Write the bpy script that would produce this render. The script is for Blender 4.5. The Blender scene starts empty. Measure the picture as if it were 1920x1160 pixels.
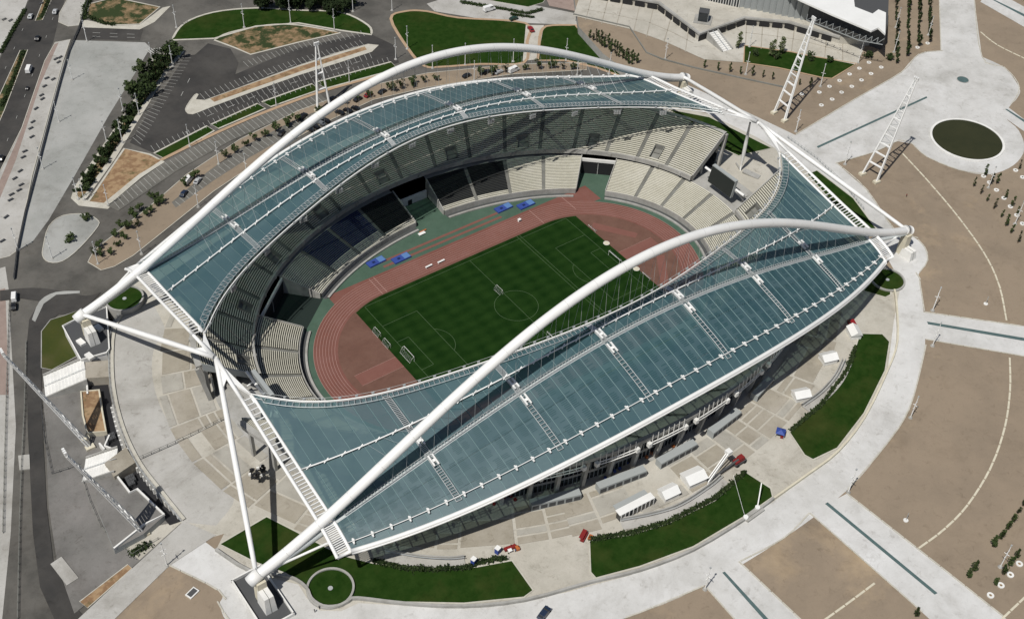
import bpy, math, random
from mathutils import Vector, Matrix
from mathutils.geometry import tessellate_polygon
R = math.radians
rnd = random.Random(7)
scene = bpy.context.scene
col = scene.collection

# ---------------------------------------------------------------- camera
cam_data = bpy.data.cameras.new('camera')
cam = bpy.data.objects.new('camera', cam_data)
col.objects.link(cam)
scene.camera = cam
cam_data.sensor_fit = 'HORIZONTAL'
cam_data.sensor_width = 36.0
cam_data.lens = 42.32
cam_data.clip_start = 1.0
cam_data.clip_end = 6000.0
AZ, EL, RO = 0.9065, 0.7535, 0.0518
fwd = Vector((math.cos(AZ)*math.cos(EL), math.sin(AZ)*math.cos(EL), -math.sin(EL)))
rt = fwd.cross(Vector((0, 0, 1))).normalized()
up = rt.cross(fwd)
c_, s_ = math.cos(RO), math.sin(RO)
rt2 = c_*rt + s_*up
up2 = -s_*rt + c_*up
cam.matrix_world = Matrix(((rt2.x, up2.x, -fwd.x, -226.653), (rt2.y, up2.y, -fwd.y, -286.683),
                           (rt2.z, up2.z, -fwd.z, 340.515), (0, 0, 0, 1)))

# ---------------------------------------------------------------- sky, sun, exposure
SUN = Vector((-0.58, -0.19, 1.0)).normalized()
sun_el = math.asin(SUN.z)
world = bpy.data.worlds.new('World')
scene.world = world
world.use_nodes = True
wn = world.node_tree.nodes
bg = wn['Background']
sky = wn.new('ShaderNodeTexSky')
sky.sky_type = 'NISHITA'
sky.sun_disc = False
sky.sun_elevation = sun_el
sky.sun_rotation = math.atan2(SUN.x, SUN.y)
sky.air_density = 1.0
sky.dust_density = 1.5
world.node_tree.links.new(sky.outputs[0], bg.inputs[0])
bg.inputs[1].default_value = 0.05
sl = bpy.data.lights.new('sun', 'SUN')
sl.energy = 4.0
sl.angle = R(0.53)
sl.color = (1.0, 0.965, 0.90)
so = bpy.data.objects.new('sun', sl)
so.location = (-300, -100, 500)
so.rotation_euler = SUN.to_track_quat('Z', 'Y').to_euler()
col.objects.link(so)
scene.view_settings.view_transform = 'Standard'
scene.view_settings.look = 'None'
scene.view_settings.gamma = 1.0
scene.view_settings.exposure = 0.0
scene.view_settings.use_curve_mapping = False

# ---------------------------------------------------------------- materials
def mat(name, c, rough=0.8, c2=None, scale=0.2, c3=None, scale3=0.02, metal=0.0, lo=0.35, hi=0.65, bump=0.0, spec=0.3, lo3=0.45, hi3=0.7, stain=0.0):
    m = bpy.data.materials.new(name)
    m.use_nodes = True
    nt = m.node_tree
    b = nt.nodes['Principled BSDF']
    b.inputs['Roughness'].default_value = rough
    b.inputs['Metallic'].default_value = metal
    b.inputs['Specular IOR Level'].default_value = spec
    b.inputs['Base Color'].default_value = (*c, 1)
    if c2 or c3:
        tc = nt.nodes.new('ShaderNodeNewGeometry')
        prev = None
        for cc, sc, a, z in ((c2, scale, lo, hi), (c3, scale3, lo3, hi3)):
            if not cc:
                continue
            n = nt.nodes.new('ShaderNodeTexNoise')
            n.inputs['Scale'].default_value = sc
            n.inputs['Detail'].default_value = 6
            n.inputs['Roughness'].default_value = 0.65
            nt.links.new(tc.outputs['Position'], n.inputs['Vector'])
            mr = nt.nodes.new('ShaderNodeMapRange')
            mr.inputs[1].default_value = a
            mr.inputs[2].default_value = z
            nt.links.new(n.outputs['Fac'], mr.inputs[0])
            mx = nt.nodes.new('ShaderNodeMix')
            mx.data_type = 'RGBA'
            nt.links.new(mr.outputs[0], mx.inputs[0])
            if prev is None:
                mx.inputs[6].default_value = (*c, 1)
            else:
                nt.links.new(prev, mx.inputs[6])
            mx.inputs[7].default_value = (*cc, 1)
            prev = mx.outputs[2]
            if bump and cc is c2:
                bp_ = nt.nodes.new('ShaderNodeBump')
                bp_.inputs['Strength'].default_value = bump
                nt.links.new(n.outputs['Fac'], bp_.inputs['Height'])
                nt.links.new(bp_.outputs[0], b.inputs['Normal'])
        if stain:
            for sc, a, z, k in ((0.33, 0.56, 0.74, stain), (2.2, 0.50, 0.80, stain*0.55), (0.045, 0.52, 0.72, stain*0.7)):
                n = nt.nodes.new('ShaderNodeTexNoise')
                n.inputs['Scale'].default_value = sc
                n.inputs['Detail'].default_value = 9
                n.inputs['Roughness'].default_value = 0.72
                n.inputs['Distortion'].default_value = 0.6
                nt.links.new(tc.outputs['Position'], n.inputs['Vector'])
                mr = nt.nodes.new('ShaderNodeMapRange')
                mr.inputs[1].default_value = a
                mr.inputs[2].default_value = z
                mr.inputs[4].default_value = k
                nt.links.new(n.outputs['Fac'], mr.inputs[0])
                mx = nt.nodes.new('ShaderNodeMix')
                mx.data_type = 'RGBA'
                mx.blend_type = 'MULTIPLY'
                nt.links.new(mr.outputs[0], mx.inputs[0])
                nt.links.new(prev, mx.inputs[6])
                mx.inputs[7].default_value = (0.45, 0.42, 0.38, 1)
                prev = mx.outputs[2]
        nt.links.new(prev, b.inputs['Base Color'])
    return m

M = {}
M['asphalt'] = mat('asphalt', (0.108, 0.102, 0.092), 0.9, (0.075, 0.072, 0.065), 0.06, (0.15, 0.142, 0.127), 0.025, lo=0.42, hi=0.6, stain=0.6)
M['asphalt_dark'] = mat('asphalt_dark', (0.052, 0.049, 0.046), 0.9, (0.036, 0.035, 0.034), 0.1, (0.072, 0.068, 0.063), 0.03, stain=0.5)
M['bay'] = mat('bay', (0.145, 0.14, 0.125), 0.9, (0.11, 0.107, 0.095), 0.12, (0.17, 0.163, 0.145), 0.05, stain=0.5)
M['yard'] = mat('yard', (0.17, 0.165, 0.155), 0.9, (0.13, 0.125, 0.118), 0.12, (0.21, 0.2, 0.19), 0.05, stain=0.7)
M['pave_light'] = mat('pave_light', (0.42, 0.41, 0.385), 0.85, (0.34, 0.33, 0.305), 0.09, (0.47, 0.46, 0.44), 0.04, stain=0.7)
M['plaza_white'] = mat('plaza_white', (0.55, 0.545, 0.53), 0.8, (0.40, 0.395, 0.375), 0.075, (0.64, 0.64, 0.635), 0.022, lo=0.4, hi=0.75, stain=0.55)
M['pave_beige'] = mat('pave_beige', (0.47, 0.445, 0.39), 0.88, (0.39, 0.37, 0.32), 0.10, (0.52, 0.50, 0.45), 0.04, stain=0.75)
M['lot'] = mat('lot', (0.34, 0.345, 0.33), 0.88, (0.27, 0.275, 0.26), 0.05, (0.38, 0.38, 0.365), 0.03, stain=0.6)
M['soil'] = mat('soil', (0.268, 0.213, 0.156), 0.95, (0.222, 0.178, 0.132), 0.05, (0.37, 0.285, 0.19), 0.022, lo=0.4, hi=0.7, lo3=0.56, hi3=0.72, stain=0.5)
M['soil_orange'] = mat('soil_orange', (0.33, 0.225, 0.13), 0.95, (0.22, 0.135, 0.075), 0.25, (0.12, 0.10, 0.045), 0.14, bump=0.3, lo=0.44, hi=0.56, lo3=0.54, hi3=0.64)
M['patch'] = mat('patch', (0.31, 0.24, 0.165), 0.95, (0.25, 0.205, 0.155), 0.12)
M['rib'] = mat('rib', (0.17, 0.23, 0.235), 0.5)
M['tube_grey'] = mat('tube_grey', (0.52, 0.55, 0.55), 0.45, (0.44, 0.47, 0.47), 0.2)
M['weld'] = mat('weld', (0.66, 0.66, 0.645), 0.5)
M['tunnel_shade_tone'] = mat('tunnel_shade_tone', (0.014, 0.024, 0.021), 0.9)  # near-black tone for the shade painted in the left tunnel
M['seam'] = mat('seam', (0.17, 0.26, 0.265), 0.5)
M['reflection_dash'] = mat('reflection_dash', (0.024, 0.068, 0.080), 0.5, spec=0.5)  # dark teal for reflections painted on the near roof
M['seat_black'] = mat('seat_black', (0.018, 0.02, 0.022), 0.6)
M['earth'] = mat('earth', (0.26, 0.175, 0.10), 0.95, (0.12, 0.095, 0.045), 0.35, (0.028, 0.042, 0.012), 0.11, bump=0.3, lo=0.42, hi=0.58, lo3=0.47, hi3=0.55)
M['lawn'] = mat('lawn', (0.012, 0.033, 0.005), 0.95, (0.022, 0.047, 0.009), 0.25, (0.042, 0.054, 0.014), 0.045, spec=0.02, lo3=0.48, hi3=0.72, stain=0.55)
M['lawn_rough'] = mat('lawn_rough', (0.055, 0.062, 0.016), 0.95, (0.035, 0.05, 0.012), 0.2, (0.08, 0.075, 0.03), 0.1, spec=0.1)
M['track'] = mat('track', (0.175, 0.07, 0.054), 0.85, (0.16, 0.07, 0.056), 0.4, (0.21, 0.095, 0.08), 0.05, stain=0.25)
M['track_d'] = mat('track_d', (0.145, 0.075, 0.056), 0.9, (0.125, 0.064, 0.048), 0.3, (0.165, 0.09, 0.068), 0.08, stain=0.35)
M['track_r'] = mat('track_r', (0.19, 0.085, 0.068), 0.85, (0.175, 0.075, 0.06), 0.3)
M['green'] = mat('green', (0.062, 0.112, 0.080), 0.85, (0.054, 0.098, 0.07), 0.3, (0.075, 0.125, 0.092), 0.06, stain=0.35)
M['line'] = mat('line', (0.72, 0.72, 0.70), 0.7)
M['line_track'] = mat('line_track', (0.34, 0.205, 0.18), 0.7)
M['line_pitch'] = mat('line_pitch', (0.07, 0.11, 0.055), 0.8)
M['line_bay'] = mat('line_bay', (0.40, 0.40, 0.38), 0.8)
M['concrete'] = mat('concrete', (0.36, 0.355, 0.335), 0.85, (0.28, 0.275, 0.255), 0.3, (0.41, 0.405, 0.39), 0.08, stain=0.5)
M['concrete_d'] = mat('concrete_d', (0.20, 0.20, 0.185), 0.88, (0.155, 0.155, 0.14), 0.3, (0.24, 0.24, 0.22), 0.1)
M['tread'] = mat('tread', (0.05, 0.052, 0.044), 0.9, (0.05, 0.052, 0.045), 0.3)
M['seat'] = mat('seat', (0.60, 0.58, 0.49), 0.55, (0.53, 0.51, 0.42), 0.5, (0.64, 0.62, 0.54), 0.06, stain=0.3)
M['seat_blue'] = mat('seat_blue', (0.013, 0.024, 0.095), 0.5)
M['white'] = mat('white', (0.80, 0.80, 0.785), 0.38, (0.74, 0.74, 0.725), 0.08, spec=0.5, stain=0.12)
M['white_matte'] = mat('white_matte', (0.76, 0.755, 0.73), 0.7, (0.66, 0.655, 0.63), 0.2, stain=0.3)
M['steel'] = mat('steel', (0.50, 0.52, 0.52), 0.45, (0.42, 0.44, 0.44), 0.4, metal=0.3)
M['grey_paint'] = mat('grey_paint', (0.33, 0.35, 0.35), 0.5)
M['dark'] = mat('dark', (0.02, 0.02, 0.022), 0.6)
M['dark_grey'] = mat('dark_grey', (0.07, 0.072, 0.075), 0.7)
M['glass'] = mat('glass', (0.02, 0.025, 0.03), 0.12, spec=0.6)
M['screen'] = mat('screen', (0.022, 0.026, 0.024), 0.55)
M['water'] = mat('water', (0.030, 0.032, 0.012), 0.12, (0.040, 0.040, 0.016), 0.06, spec=0.4)
M['strip'] = mat('strip', (0.09, 0.14, 0.14), 0.6, (0.07, 0.11, 0.11), 0.4)
M['kerb'] = mat('kerb', (0.52, 0.50, 0.44), 0.85, (0.44, 0.42, 0.36), 0.4, stain=0.5)
M['kerb_orange'] = mat('kerb_orange', (0.42, 0.30, 0.20), 0.85, (0.36, 0.25, 0.16), 0.4)
M['red_pave'] = mat('red_pave', (0.30, 0.235, 0.205), 0.9, (0.26, 0.20, 0.175), 0.3, stain=0.5)
M['slab'] = mat('slab', (0.335, 0.305, 0.25), 0.88, (0.285, 0.258, 0.21), 0.15, (0.38, 0.35, 0.30), 0.05, stain=0.6)
M['slab_grey'] = mat('slab_grey', (0.39, 0.375, 0.335), 0.88, (0.33, 0.315, 0.28), 0.15, stain=0.6)
M['bark'] = mat('bark', (0.10, 0.075, 0.05), 0.95)
M['leaf_a'] = mat('leaf_a', (0.030, 0.050, 0.016), 0.8, (0.045, 0.065, 0.022), 0.8, spec=0.15)
M['leaf_b'] = mat('leaf_b', (0.058, 0.075, 0.028), 0.8, (0.04, 0.058, 0.02), 0.8, spec=0.15)
M['leaf_pale'] = mat('leaf_pale', (0.13, 0.145, 0.075), 0.8, (0.10, 0.12, 0.055), 0.8, spec=0.15)
M['leaf_dark'] = mat('leaf_dark', (0.014, 0.024, 0.010), 0.85, (0.024, 0.036, 0.014), 0.5, spec=0.1)
M['red'] = mat('red', (0.20, 0.018, 0.018), 0.6)
M['orange'] = mat('orange', (0.42, 0.13, 0.04), 0.6)
M['blue'] = mat('blue', (0.03, 0.06, 0.26), 0.6, (0.04, 0.075, 0.30), 0.6)
M['blue_l'] = mat('blue_l', (0.10, 0.20, 0.42), 0.5)
M['tyre'] = mat('tyre', (0.015, 0.015, 0.015), 0.9)
M['cream'] = mat('cream', (0.62, 0.58, 0.46), 0.75, (0.52, 0.48, 0.38), 0.3)
M['skin'] = mat('skin', (0.40, 0.26, 0.18), 0.7)
for nm, c in (('car_black', (0.012, 0.012, 0.014)), ('car_silver', (0.42, 0.43, 0.44)), ('car_white', (0.75, 0.75, 0.74)),
              ('car_red', (0.25, 0.018, 0.022)), ('car_navy', (0.018, 0.03, 0.06)), ('car_grey', (0.13, 0.14, 0.15)), ('car_green', (0.02, 0.05, 0.035))):
    M[nm] = mat(nm, c, 0.3, spec=0.6)

def pitch_material():
    m = mat('pitch_grass', (0.015, 0.033, 0.009), 0.95, spec=0.02)
    nt = m.node_tree
    b = nt.nodes['Principled BSDF']
    g = nt.nodes.new('ShaderNodeNewGeometry')
    sp = nt.nodes.new('ShaderNodeSeparateXYZ')
    nt.links.new(g.outputs['Position'], sp.inputs[0])
    def stripe(axis, period):
        a = nt.nodes.new('ShaderNodeMath'); a.operation = 'MULTIPLY'
        nt.links.new(sp.outputs[axis], a.inputs[0]); a.inputs[1].default_value = 2*math.pi/period
        s = nt.nodes.new('ShaderNodeMath'); s.operation = 'SINE'
        nt.links.new(a.outputs[0], s.inputs[0])
        k = nt.nodes.new('ShaderNodeMath'); k.operation = 'MULTIPLY'; k.inputs[1].default_value = 0.5
        nt.links.new(s.outputs[0], k.inputs[0])
        return k.outputs[0]
    ad = nt.nodes.new('ShaderNodeMath'); ad.operation = 'ADD'
    nt.links.new(stripe('X', 8.0), ad.inputs[0]); nt.links.new(stripe('Y', 5.2), ad.inputs[1])
    n = nt.nodes.new('ShaderNodeTexNoise'); n.inputs['Scale'].default_value = 0.18; n.inputs['Detail'].default_value = 8
    n.inputs['Roughness'].default_value = 0.7
    nt.links.new(g.outputs['Position'], n.inputs['Vector'])
    n2 = nt.nodes.new('ShaderNodeMath'); n2.operation = 'MULTIPLY_ADD'; n2.inputs[1].default_value = 5.0; n2.inputs[2].default_value = -2.5
    nt.links.new(n.outputs['Fac'], n2.inputs[0])
    ad2 = nt.nodes.new('ShaderNodeMath'); ad2.operation = 'ADD'
    nt.links.new(ad.outputs[0], ad2.inputs[0]); nt.links.new(n2.outputs[0], ad2.inputs[1])
    mr = nt.nodes.new('ShaderNodeMapRange'); mr.inputs[1].default_value = -1.6; mr.inputs[2].default_value = 1.6
    nt.links.new(ad2.outputs[0], mr.inputs[0])
    mx = nt.nodes.new('ShaderNodeMix'); mx.data_type = 'RGBA'
    nt.links.new(mr.outputs[0], mx.inputs[0])
    mx.inputs[6].default_value = (0.0060, 0.022, 0.0040, 1)
    mx.inputs[7].default_value = (0.016, 0.041, 0.0085, 1)
    nt.links.new(mx.outputs[2], b.inputs['Base Color'])
    return m
M['pitch'] = pitch_material()

def roof_material():
    m = bpy.data.materials.new('roof_sheet')
    m.use_nodes = True
    nt = m.node_tree
    b = nt.nodes['Principled BSDF']
    b.inputs['Roughness'].default_value = 0.45
    b.inputs['Specular IOR Level'].default_value = 0.62
    oi = nt.nodes.new('ShaderNodeObjectInfo')
    g = nt.nodes.new('ShaderNodeNewGeometry')
    n = nt.nodes.new('ShaderNodeTexNoise'); n.inputs['Scale'].default_value = 0.09; n.inputs['Detail'].default_value = 7
    nt.links.new(g.outputs['Position'], n.inputs['Vector'])
    ad = nt.nodes.new('ShaderNodeMath'); ad.operation = 'MULTIPLY_ADD'; ad.inputs[1].default_value = 0.5
    nt.links.new(oi.outputs['Random'], ad.inputs[0]); nt.links.new(n.outputs['Fac'], ad.inputs[2])
    mr = nt.nodes.new('ShaderNodeMapRange'); mr.inputs[1].default_value = 0.35; mr.inputs[2].default_value = 1.0
    nt.links.new(ad.outputs[0], mr.inputs[0])
    mx = nt.nodes.new('ShaderNodeMix'); mx.data_type = 'RGBA'
    nt.links.new(mr.outputs[0], mx.inputs[0])
    mx.inputs[6].default_value = (0.040, 0.095, 0.115, 1)
    mx.inputs[7].default_value = (0.076, 0.138, 0.158, 1)
    nt.links.new(mx.outputs[2], b.inputs['Base Color'])
    t = nt.nodes.new('ShaderNodeBsdfTransparent')
    t.inputs[0].default_value = (0.50, 0.68, 0.60, 1)
    ms = nt.nodes.new('ShaderNodeMixShader')
    ms.inputs[0].default_value = 0.79
    nt.links.new(t.outputs[0], ms.inputs[1]); nt.links.new(b.outputs[0], ms.inputs[2])
    nt.links.new(ms.outputs[0], nt.nodes['Material Output'].inputs[0])
    return m
M['roof'] = roof_material()

# ---------------------------------------------------------------- mesh builder
class MB:
    def __init__(s):
        s.v = []; s.f = []; s.mi = []
    def face(s, pts, mi=0):
        n = len(s.v)
        s.v += [tuple(p) for p in pts]
        s.f.append(tuple(range(n, n+len(pts)))); s.mi.append(mi)
    def box(s, c, size, rz=0.0, mi=0, taper=1.0):
        x, y, z = size[0]/2, size[1]/2, size[2]/2
        ca, sa = math.cos(rz), math.sin(rz)
        n = len(s.v)
        for dz in (-z, z):
            k = taper if dz > 0 else 1.0
            for dx, dy in ((-x, -y), (x, -y), (x, y), (-x, y)):
                dx *= k; dy *= k
                s.v.append((c[0]+dx*ca-dy*sa, c[1]+dx*sa+dy*ca, c[2]+dz))
        for q in ((0, 3, 2, 1), (4, 5, 6, 7), (0, 1, 5, 4), (1, 2, 6, 5), (2, 3, 7, 6), (3, 0, 4, 7)):
            s.f.append(tuple(n+i for i in q)); s.mi.append(mi)
        return s
    def beam(s, a, b, w, h, mi=0):
        a = Vector(a); b = Vector(b); d = (b-a)
        if d.length < 1e-6: return s
        d.normalize()
        u = d.cross(Vector((0, 0, 1)))
        if u.length < 1e-3: u = Vector((1, 0, 0))
        u.normalize(); w_ = u.cross(d)
        n = len(s.v)
        for p in (a, b):
            for i, j in ((-1, -1), (1, -1), (1, 1), (-1, 1)):
                s.v.append(tuple(p+u*(w/2*i)+w_*(h/2*j)))
        for q in ((0, 3, 2, 1), (4, 5, 6, 7), (0, 1, 5, 4), (1, 2, 6, 5), (2, 3, 7, 6), (3, 0, 4, 7)):
            s.f.append(tuple(n+i for i in q)); s.mi.append(mi)
        return s
    def tube(s, path, r, k=8, mi=0, caps=True):
        P = [Vector(p) for p in path]; n0 = len(s.v)
        rr = r if isinstance(r, (list, tuple)) else [r]*len(P)
        for i, p in enumerate(P):
            d = (P[min(i+1, len(P)-1)]-P[max(i-1, 0)])
            d.normalize()
            u = d.cross(Vector((0, 0, 1)))
            if u.length < 1e-2: u = d.cross(Vector((0, 1, 0)))
            u.normalize(); w = d.cross(u)
            for j in range(k):
                a = 2*math.pi*j/k
                s.v.append(tuple(p+(u*math.cos(a)+w*math.sin(a))*rr[i]))
        for i in range(len(P)-1):
            for j in range(k):
                a = n0+i*k+j; b = n0+i*k+(j+1) % k
                s.f.append((a, b, b+k, a+k)); s.mi.append(mi)
        if caps:
            s.f.append(tuple(n0+j for j in range(k))); s.mi.append(mi)
            e = n0+(len(P)-1)*k
            s.f.append(tuple(e+j for j in reversed(range(k)))); s.mi.append(mi)
        return s
    def poly(s, pts, z, mi=0, holes=()):
        loops = [[Vector((p[0], p[1], 0)) for p in pts]]+[[Vector((p[0], p[1], 0)) for p in h] for h in holes]
        flat = [p for l in loops for p in l]
        n = len(s.v)
        s.v += [(p.x, p.y, z) for p in flat]
        for t in tessellate_polygon(loops):
            a, b, c = (flat[i] for i in t)
            if (b-a).cross(c-a).z < 0: t = (t[0], t[2], t[1])
            s.f.append(tuple(n+i for i in t)); s.mi.append(mi)
        return s
    def prism(s, pts, z0, z1, mi=0, mi_side=None):
        if mi_side is None: mi_side = mi
        area = sum(pts[i][0]*pts[(i+1) % len(pts)][1]-pts[(i+1) % len(pts)][0]*pts[i][1] for i in range(len(pts)))
        if area < 0: pts = pts[::-1]
        s.poly(pts, z1, mi)
        n = len(s.v)
        for p in pts: s.v += [(p[0], p[1], z0), (p[0], p[1], z1)]
        m = len(pts)
        for i in range(m):
            j = (i+1) % m
            s.f.append((n+2*i, n+2*j, n+2*j+1, n+2*i+1)); s.mi.append(mi_side)
        return s
    def mesh(s, name, mats, smooth=False):
        me = bpy.data.meshes.new(name)
        me.from_pydata(s.v, [], s.f)
        if not isinstance(mats, (list, tuple)): mats = [mats]
        for m in mats: me.materials.append(M[m])
        if len(mats) > 1: me.polygons.foreach_set('material_index', s.mi)
        if smooth: me.polygons.foreach_set('use_smooth', [True]*len(me.polygons))
        me.update()
        return me

def link(name, me, parent=None, loc=None, rz=0.0):
    o = bpy.data.objects.new(name, me)
    col.objects.link(o)
    if parent: o.parent = parent
    if loc: o.location = loc
    o.rotation_euler = (0, 0, rz)
    return o
def obj(name, mb, mats, parent=None, smooth=False, label=None, loc=None):
    o = link(name, mb.mesh(name, mats, smooth), parent, loc)
    if label: o['label'] = label
    return o
def wpart(name, mb, mats, root, smooth=False, label=None):     # world-coordinate mesh under a translated root
    o = obj(name, mb, mats, root, smooth, label)
    o.location = tuple(-v for v in root.location)
    return o
def tag(o, label, cat, group=None):
    o['label'] = label; o['category'] = cat
    if group: o['group'] = group
    return o
def thing(name, label, cat, loc=(0, 0, 0), rz=0.0, group=None):
    o = link(name, None, None, loc, rz)
    return tag(o, label, cat, group)
def struct(name, mb, mats, smooth=False, kind='structure'):
    o = obj(name, mb, mats, None, smooth)
    o['kind'] = kind
    return o
def copy_tree(src, loc, rz=0.0, sc=1.0, label=None, group=None, parent=None):
    c = src.copy(); col.objects.link(c)
    if parent: c.parent = parent
    else:
        c.location = loc; c.rotation_euler = (0, 0, rz); c.scale = (sc, sc, sc)
        if label: c['label'] = label
        if group: c['group'] = group
    for ch in src.children: copy_tree(ch, None, parent=c)
    return c
def smooth(pts, n=6, closed=True):
    out = []; m = len(pts)
    rng = range(m) if closed else range(m-1)
    for i in rng:
        g = (lambda k: pts[k % m]) if closed else (lambda k: pts[max(0, min(m-1, k))])
        a, b, c, d = g(i-1), g(i), g(i+1), g(i+2)
        for k in range(n):
            t = k/n
            out.append(tuple(0.5*((2*b[q])+(-a[q]+c[q])*t+(2*a[q]-5*b[q]+4*c[q]-d[q])*t*t+(-a[q]+3*b[q]-3*c[q]+d[q])*t**3) for q in range(len(b))))
    if not closed: out.append(tuple(pts[-1]))
    return out
def offset_line(pts, d, closed=False):
    out = []; m = len(pts)
    for i in range(m):
        a = pts[(i-1) % m] if closed else pts[max(i-1, 0)]
        b = pts[(i+1) % m] if closed else pts[min(i+1, m-1)]
        dx, dy = b[0]-a[0], b[1]-a[1]; L = math.hypot(dx, dy) or 1
        out.append((pts[i][0]-dy/L*d, pts[i][1]+dx/L*d))
    return out
def ribbon(mb, pts, w, z, h=0.0, closed=False, mi=0):
    A = offset_line(pts, w/2, closed); B = offset_line(pts, -w/2, closed)
    m = len(pts)
    for i in range(m if closed else m-1):
        j = (i+1) % m
        if h:
            mb.face([(*B[i], z+h), (*B[j], z+h), (*A[j], z+h), (*A[i], z+h)], mi)
            mb.face([(*A[i], z), (*A[i], z+h), (*A[j], z+h), (*A[j], z)], mi)
            mb.face([(*B[i], z), (*B[j], z), (*B[j], z+h), (*B[i], z+h)], mi)
        else:
            mb.face([(*B[i], z), (*B[j], z), (*A[j], z), (*A[i], z)], mi)
    return mb
def dist_pts(pts, step):
    out = []; acc = 0.0; nxt = step/2
    for a, b in zip(pts, pts[1:]):
        L = math.hypot(b[0]-a[0], b[1]-a[1])
        while nxt <= acc+L and L > 0:
            t = (nxt-acc)/L
            out.append((a[0]+(b[0]-a[0])*t, a[1]+(b[1]-a[1])*t, math.atan2(b[1]-a[1], b[0]-a[0])))
            nxt += step
        acc += L
    return out
def ell(a, b, t): return (a*math.cos(t), b*math.sin(t))
def ellpts(a, b, n=96, t0=0.0, t1=2*math.pi, end=False):
    return [ell(a, b, t0+(t1-t0)*i/n) for i in range(n+(1 if end else 0))]

LOW, PL = 3.5, 8.0
exec_level = {}
def lift(base):            # every sheet on a level lies 6 mm above the one laid before it
    exec_level[base] = exec_level.get(base, 0)+1
    return base+0.006*exec_level[base]
def sheet(name, pts, base, m, kerb=None, sm=0, kw=0.35, kh=0.13, holes=()):
    p = smooth(pts, sm) if sm else pts
    z = lift(base)
    o = struct(name, MB().poly(p, z, holes=holes), m)
    if kerb:
        k = ribbon(MB(), p, kw, z-0.02, kh, True)
        obj('kerb', k, kerb, o)
    return o

ORD = 'leftmost second third fourth fifth sixth seventh eighth ninth tenth eleventh twelfth thirteenth fourteenth fifteenth sixteenth seventeenth eighteenth nineteenth twentieth'.split()
def ordinal(i, n, axis='left'):
    if axis != 'left':
        return ('lowest' if i == 0 else ORD[i]+' from the bottom') if i < 20 else ('topmost' if i == n-1 else ORD[n-1-i]+' from the top')
    if i < 20: return ORD[0] if i == 0 else ORD[i]+' from the left'
    k = n-1-i
    return 'rightmost' if k == 0 else ORD[k]+' from the right'

# ================================================================ GROUND
hole = ellpts(128, 99, 72)
struct('ground', MB().poly([(-2500, -2500), (2500, -2500), (2500, 2500), (-2500, 2500)], LOW, holes=[hole]), 'asphalt')
edge_left = smooth([(-207.5,-48.4),(-183.0,-38.2),(-162.0,-30.4),(-163.0,-15.6),(-164.0,2.1),(-162.1,21.1),(-157.1,41.4),(-149.2,61.4),(-142.7,72.7),(-135.1,79.0)], 5, False)
far_edge = [(-128, 92), (-100, 110), (-50, 126), (0, 131), (60, 128), (104, 116)]
pl_edge = edge_left+far_edge+[(145.9,100.8),(146.9,124.6),(153.1,152.8),(183.1,197.1)]
x0, y0 = pl_edge[0]
plaza = pl_edge+[(520, 900), (2000, 1400), (2000, -2000), (-900, -2000), (-420, -160)]
struct('plaza', MB().poly(plaza, PL, holes=[hole]), 'soil')
# vertical faces of the raised plaza
rw = MB()
for a, b in zip(pl_edge, pl_edge[1:]):
    rw.face([(*a, LOW), (*b, LOW), (*b, PL+0.001), (*a, PL+0.001)])
pw = obj('plaza_retaining_wall', rw, 'concrete')
tag(pw, 'pale concrete retaining wall holding up the edge of the raised plaza', 'retaining wall')

# concourse round the stadium (one annulus of paving)
conc_out = edge_left[6:]+far_edge+[(144.2,72.8),(164.6,34.8),(165.8,0.1),(164.6,-21.4),(153.8,-49.1),(142.1,-71.8),(138.1,-85.5),(117.6,-99.2),(93.1,-117.1),(66.3,-129.0),(45.7,-134.7),(10.2,-137.4),(-26.9,-136.8),(-51.0,-132.1),(-72.4,-125.3),(-102.7,-111.6),(-129.3,-90.8),(-135.2,-90.3),(-140.6,-86.3),(-141.8,-79.8),(-141.5,-73.9),(-152.2,-61.6),(-157.3,-46.8),(-152.2,-42.4)]
sheet('concourse', conc_out, PL, 'pave_beige', holes=[hole])
concourse = bpy.data.objects['concourse']
cl_edge = smooth([(-161.8,-30.0),(-163.0,-15.6),(-164.0,2.1),(-162.1,21.1),(-157.1,41.4),(-149.2,61.4),(-142.7,72.7),(-135.1,79.0),(-130.8,81.8)], 5, False)
sheet('concourse_apron', cl_edge+smooth([(-125.7,72.8),(-128.0,57.8),(-135.0,51.9),(-141.6,39.3),(-145.9,22.6),(-146.8,4.6),(-145.4,-14.1),(-142.3,-30.3),(-153.0,-37.9)], 4, False), PL, 'pave_light')
z = lift(PL)
obj('kerb', ribbon(MB(), offset_line(cl_edge, -1.2), 1.1, z, 0.5), 'kerb', bpy.data.objects['concourse_apron'])

# pale ring walkway and the squares it opens into
ring_out = smooth([(-172.5,-43.6),(-163.4,-62.0),(-165.7,-66.8),(-165.4,-76.5),(-152.7,-94.4),(-121.8,-119.1),(-91.4,-133.4),(-63.7,-143.3),(-34.4,-148.9),(2.2,-150.5),(36.2,-148.5),(62.9,-142.4),(84.8,-135.1),(112.1,-119.3),(128.1,-106.2),(145.9,-88.7),(148.5,-86.0)], 4, False)
ring_in = [(138.1,-85.5),(117.6,-99.2),(93.1,-117.1),(66.3,-129.0),(45.7,-134.7),(10.2,-137.4),(-26.9,-136.8),(-51.0,-132.1),(-72.4,-125.3),(-102.7,-111.6),(-129.3,-90.8),(-135.2,-90.3),(-140.6,-86.3),(-141.8,-79.8),(-141.5,-73.9),(-152.2,-61.6),(-157.3,-46.8),(-161.7,-32.0)]
sheet('ring_walkway', ring_out+ring_in, PL, 'plaza_white')
walkway = bpy.data.objects['ring_walkway']
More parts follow.
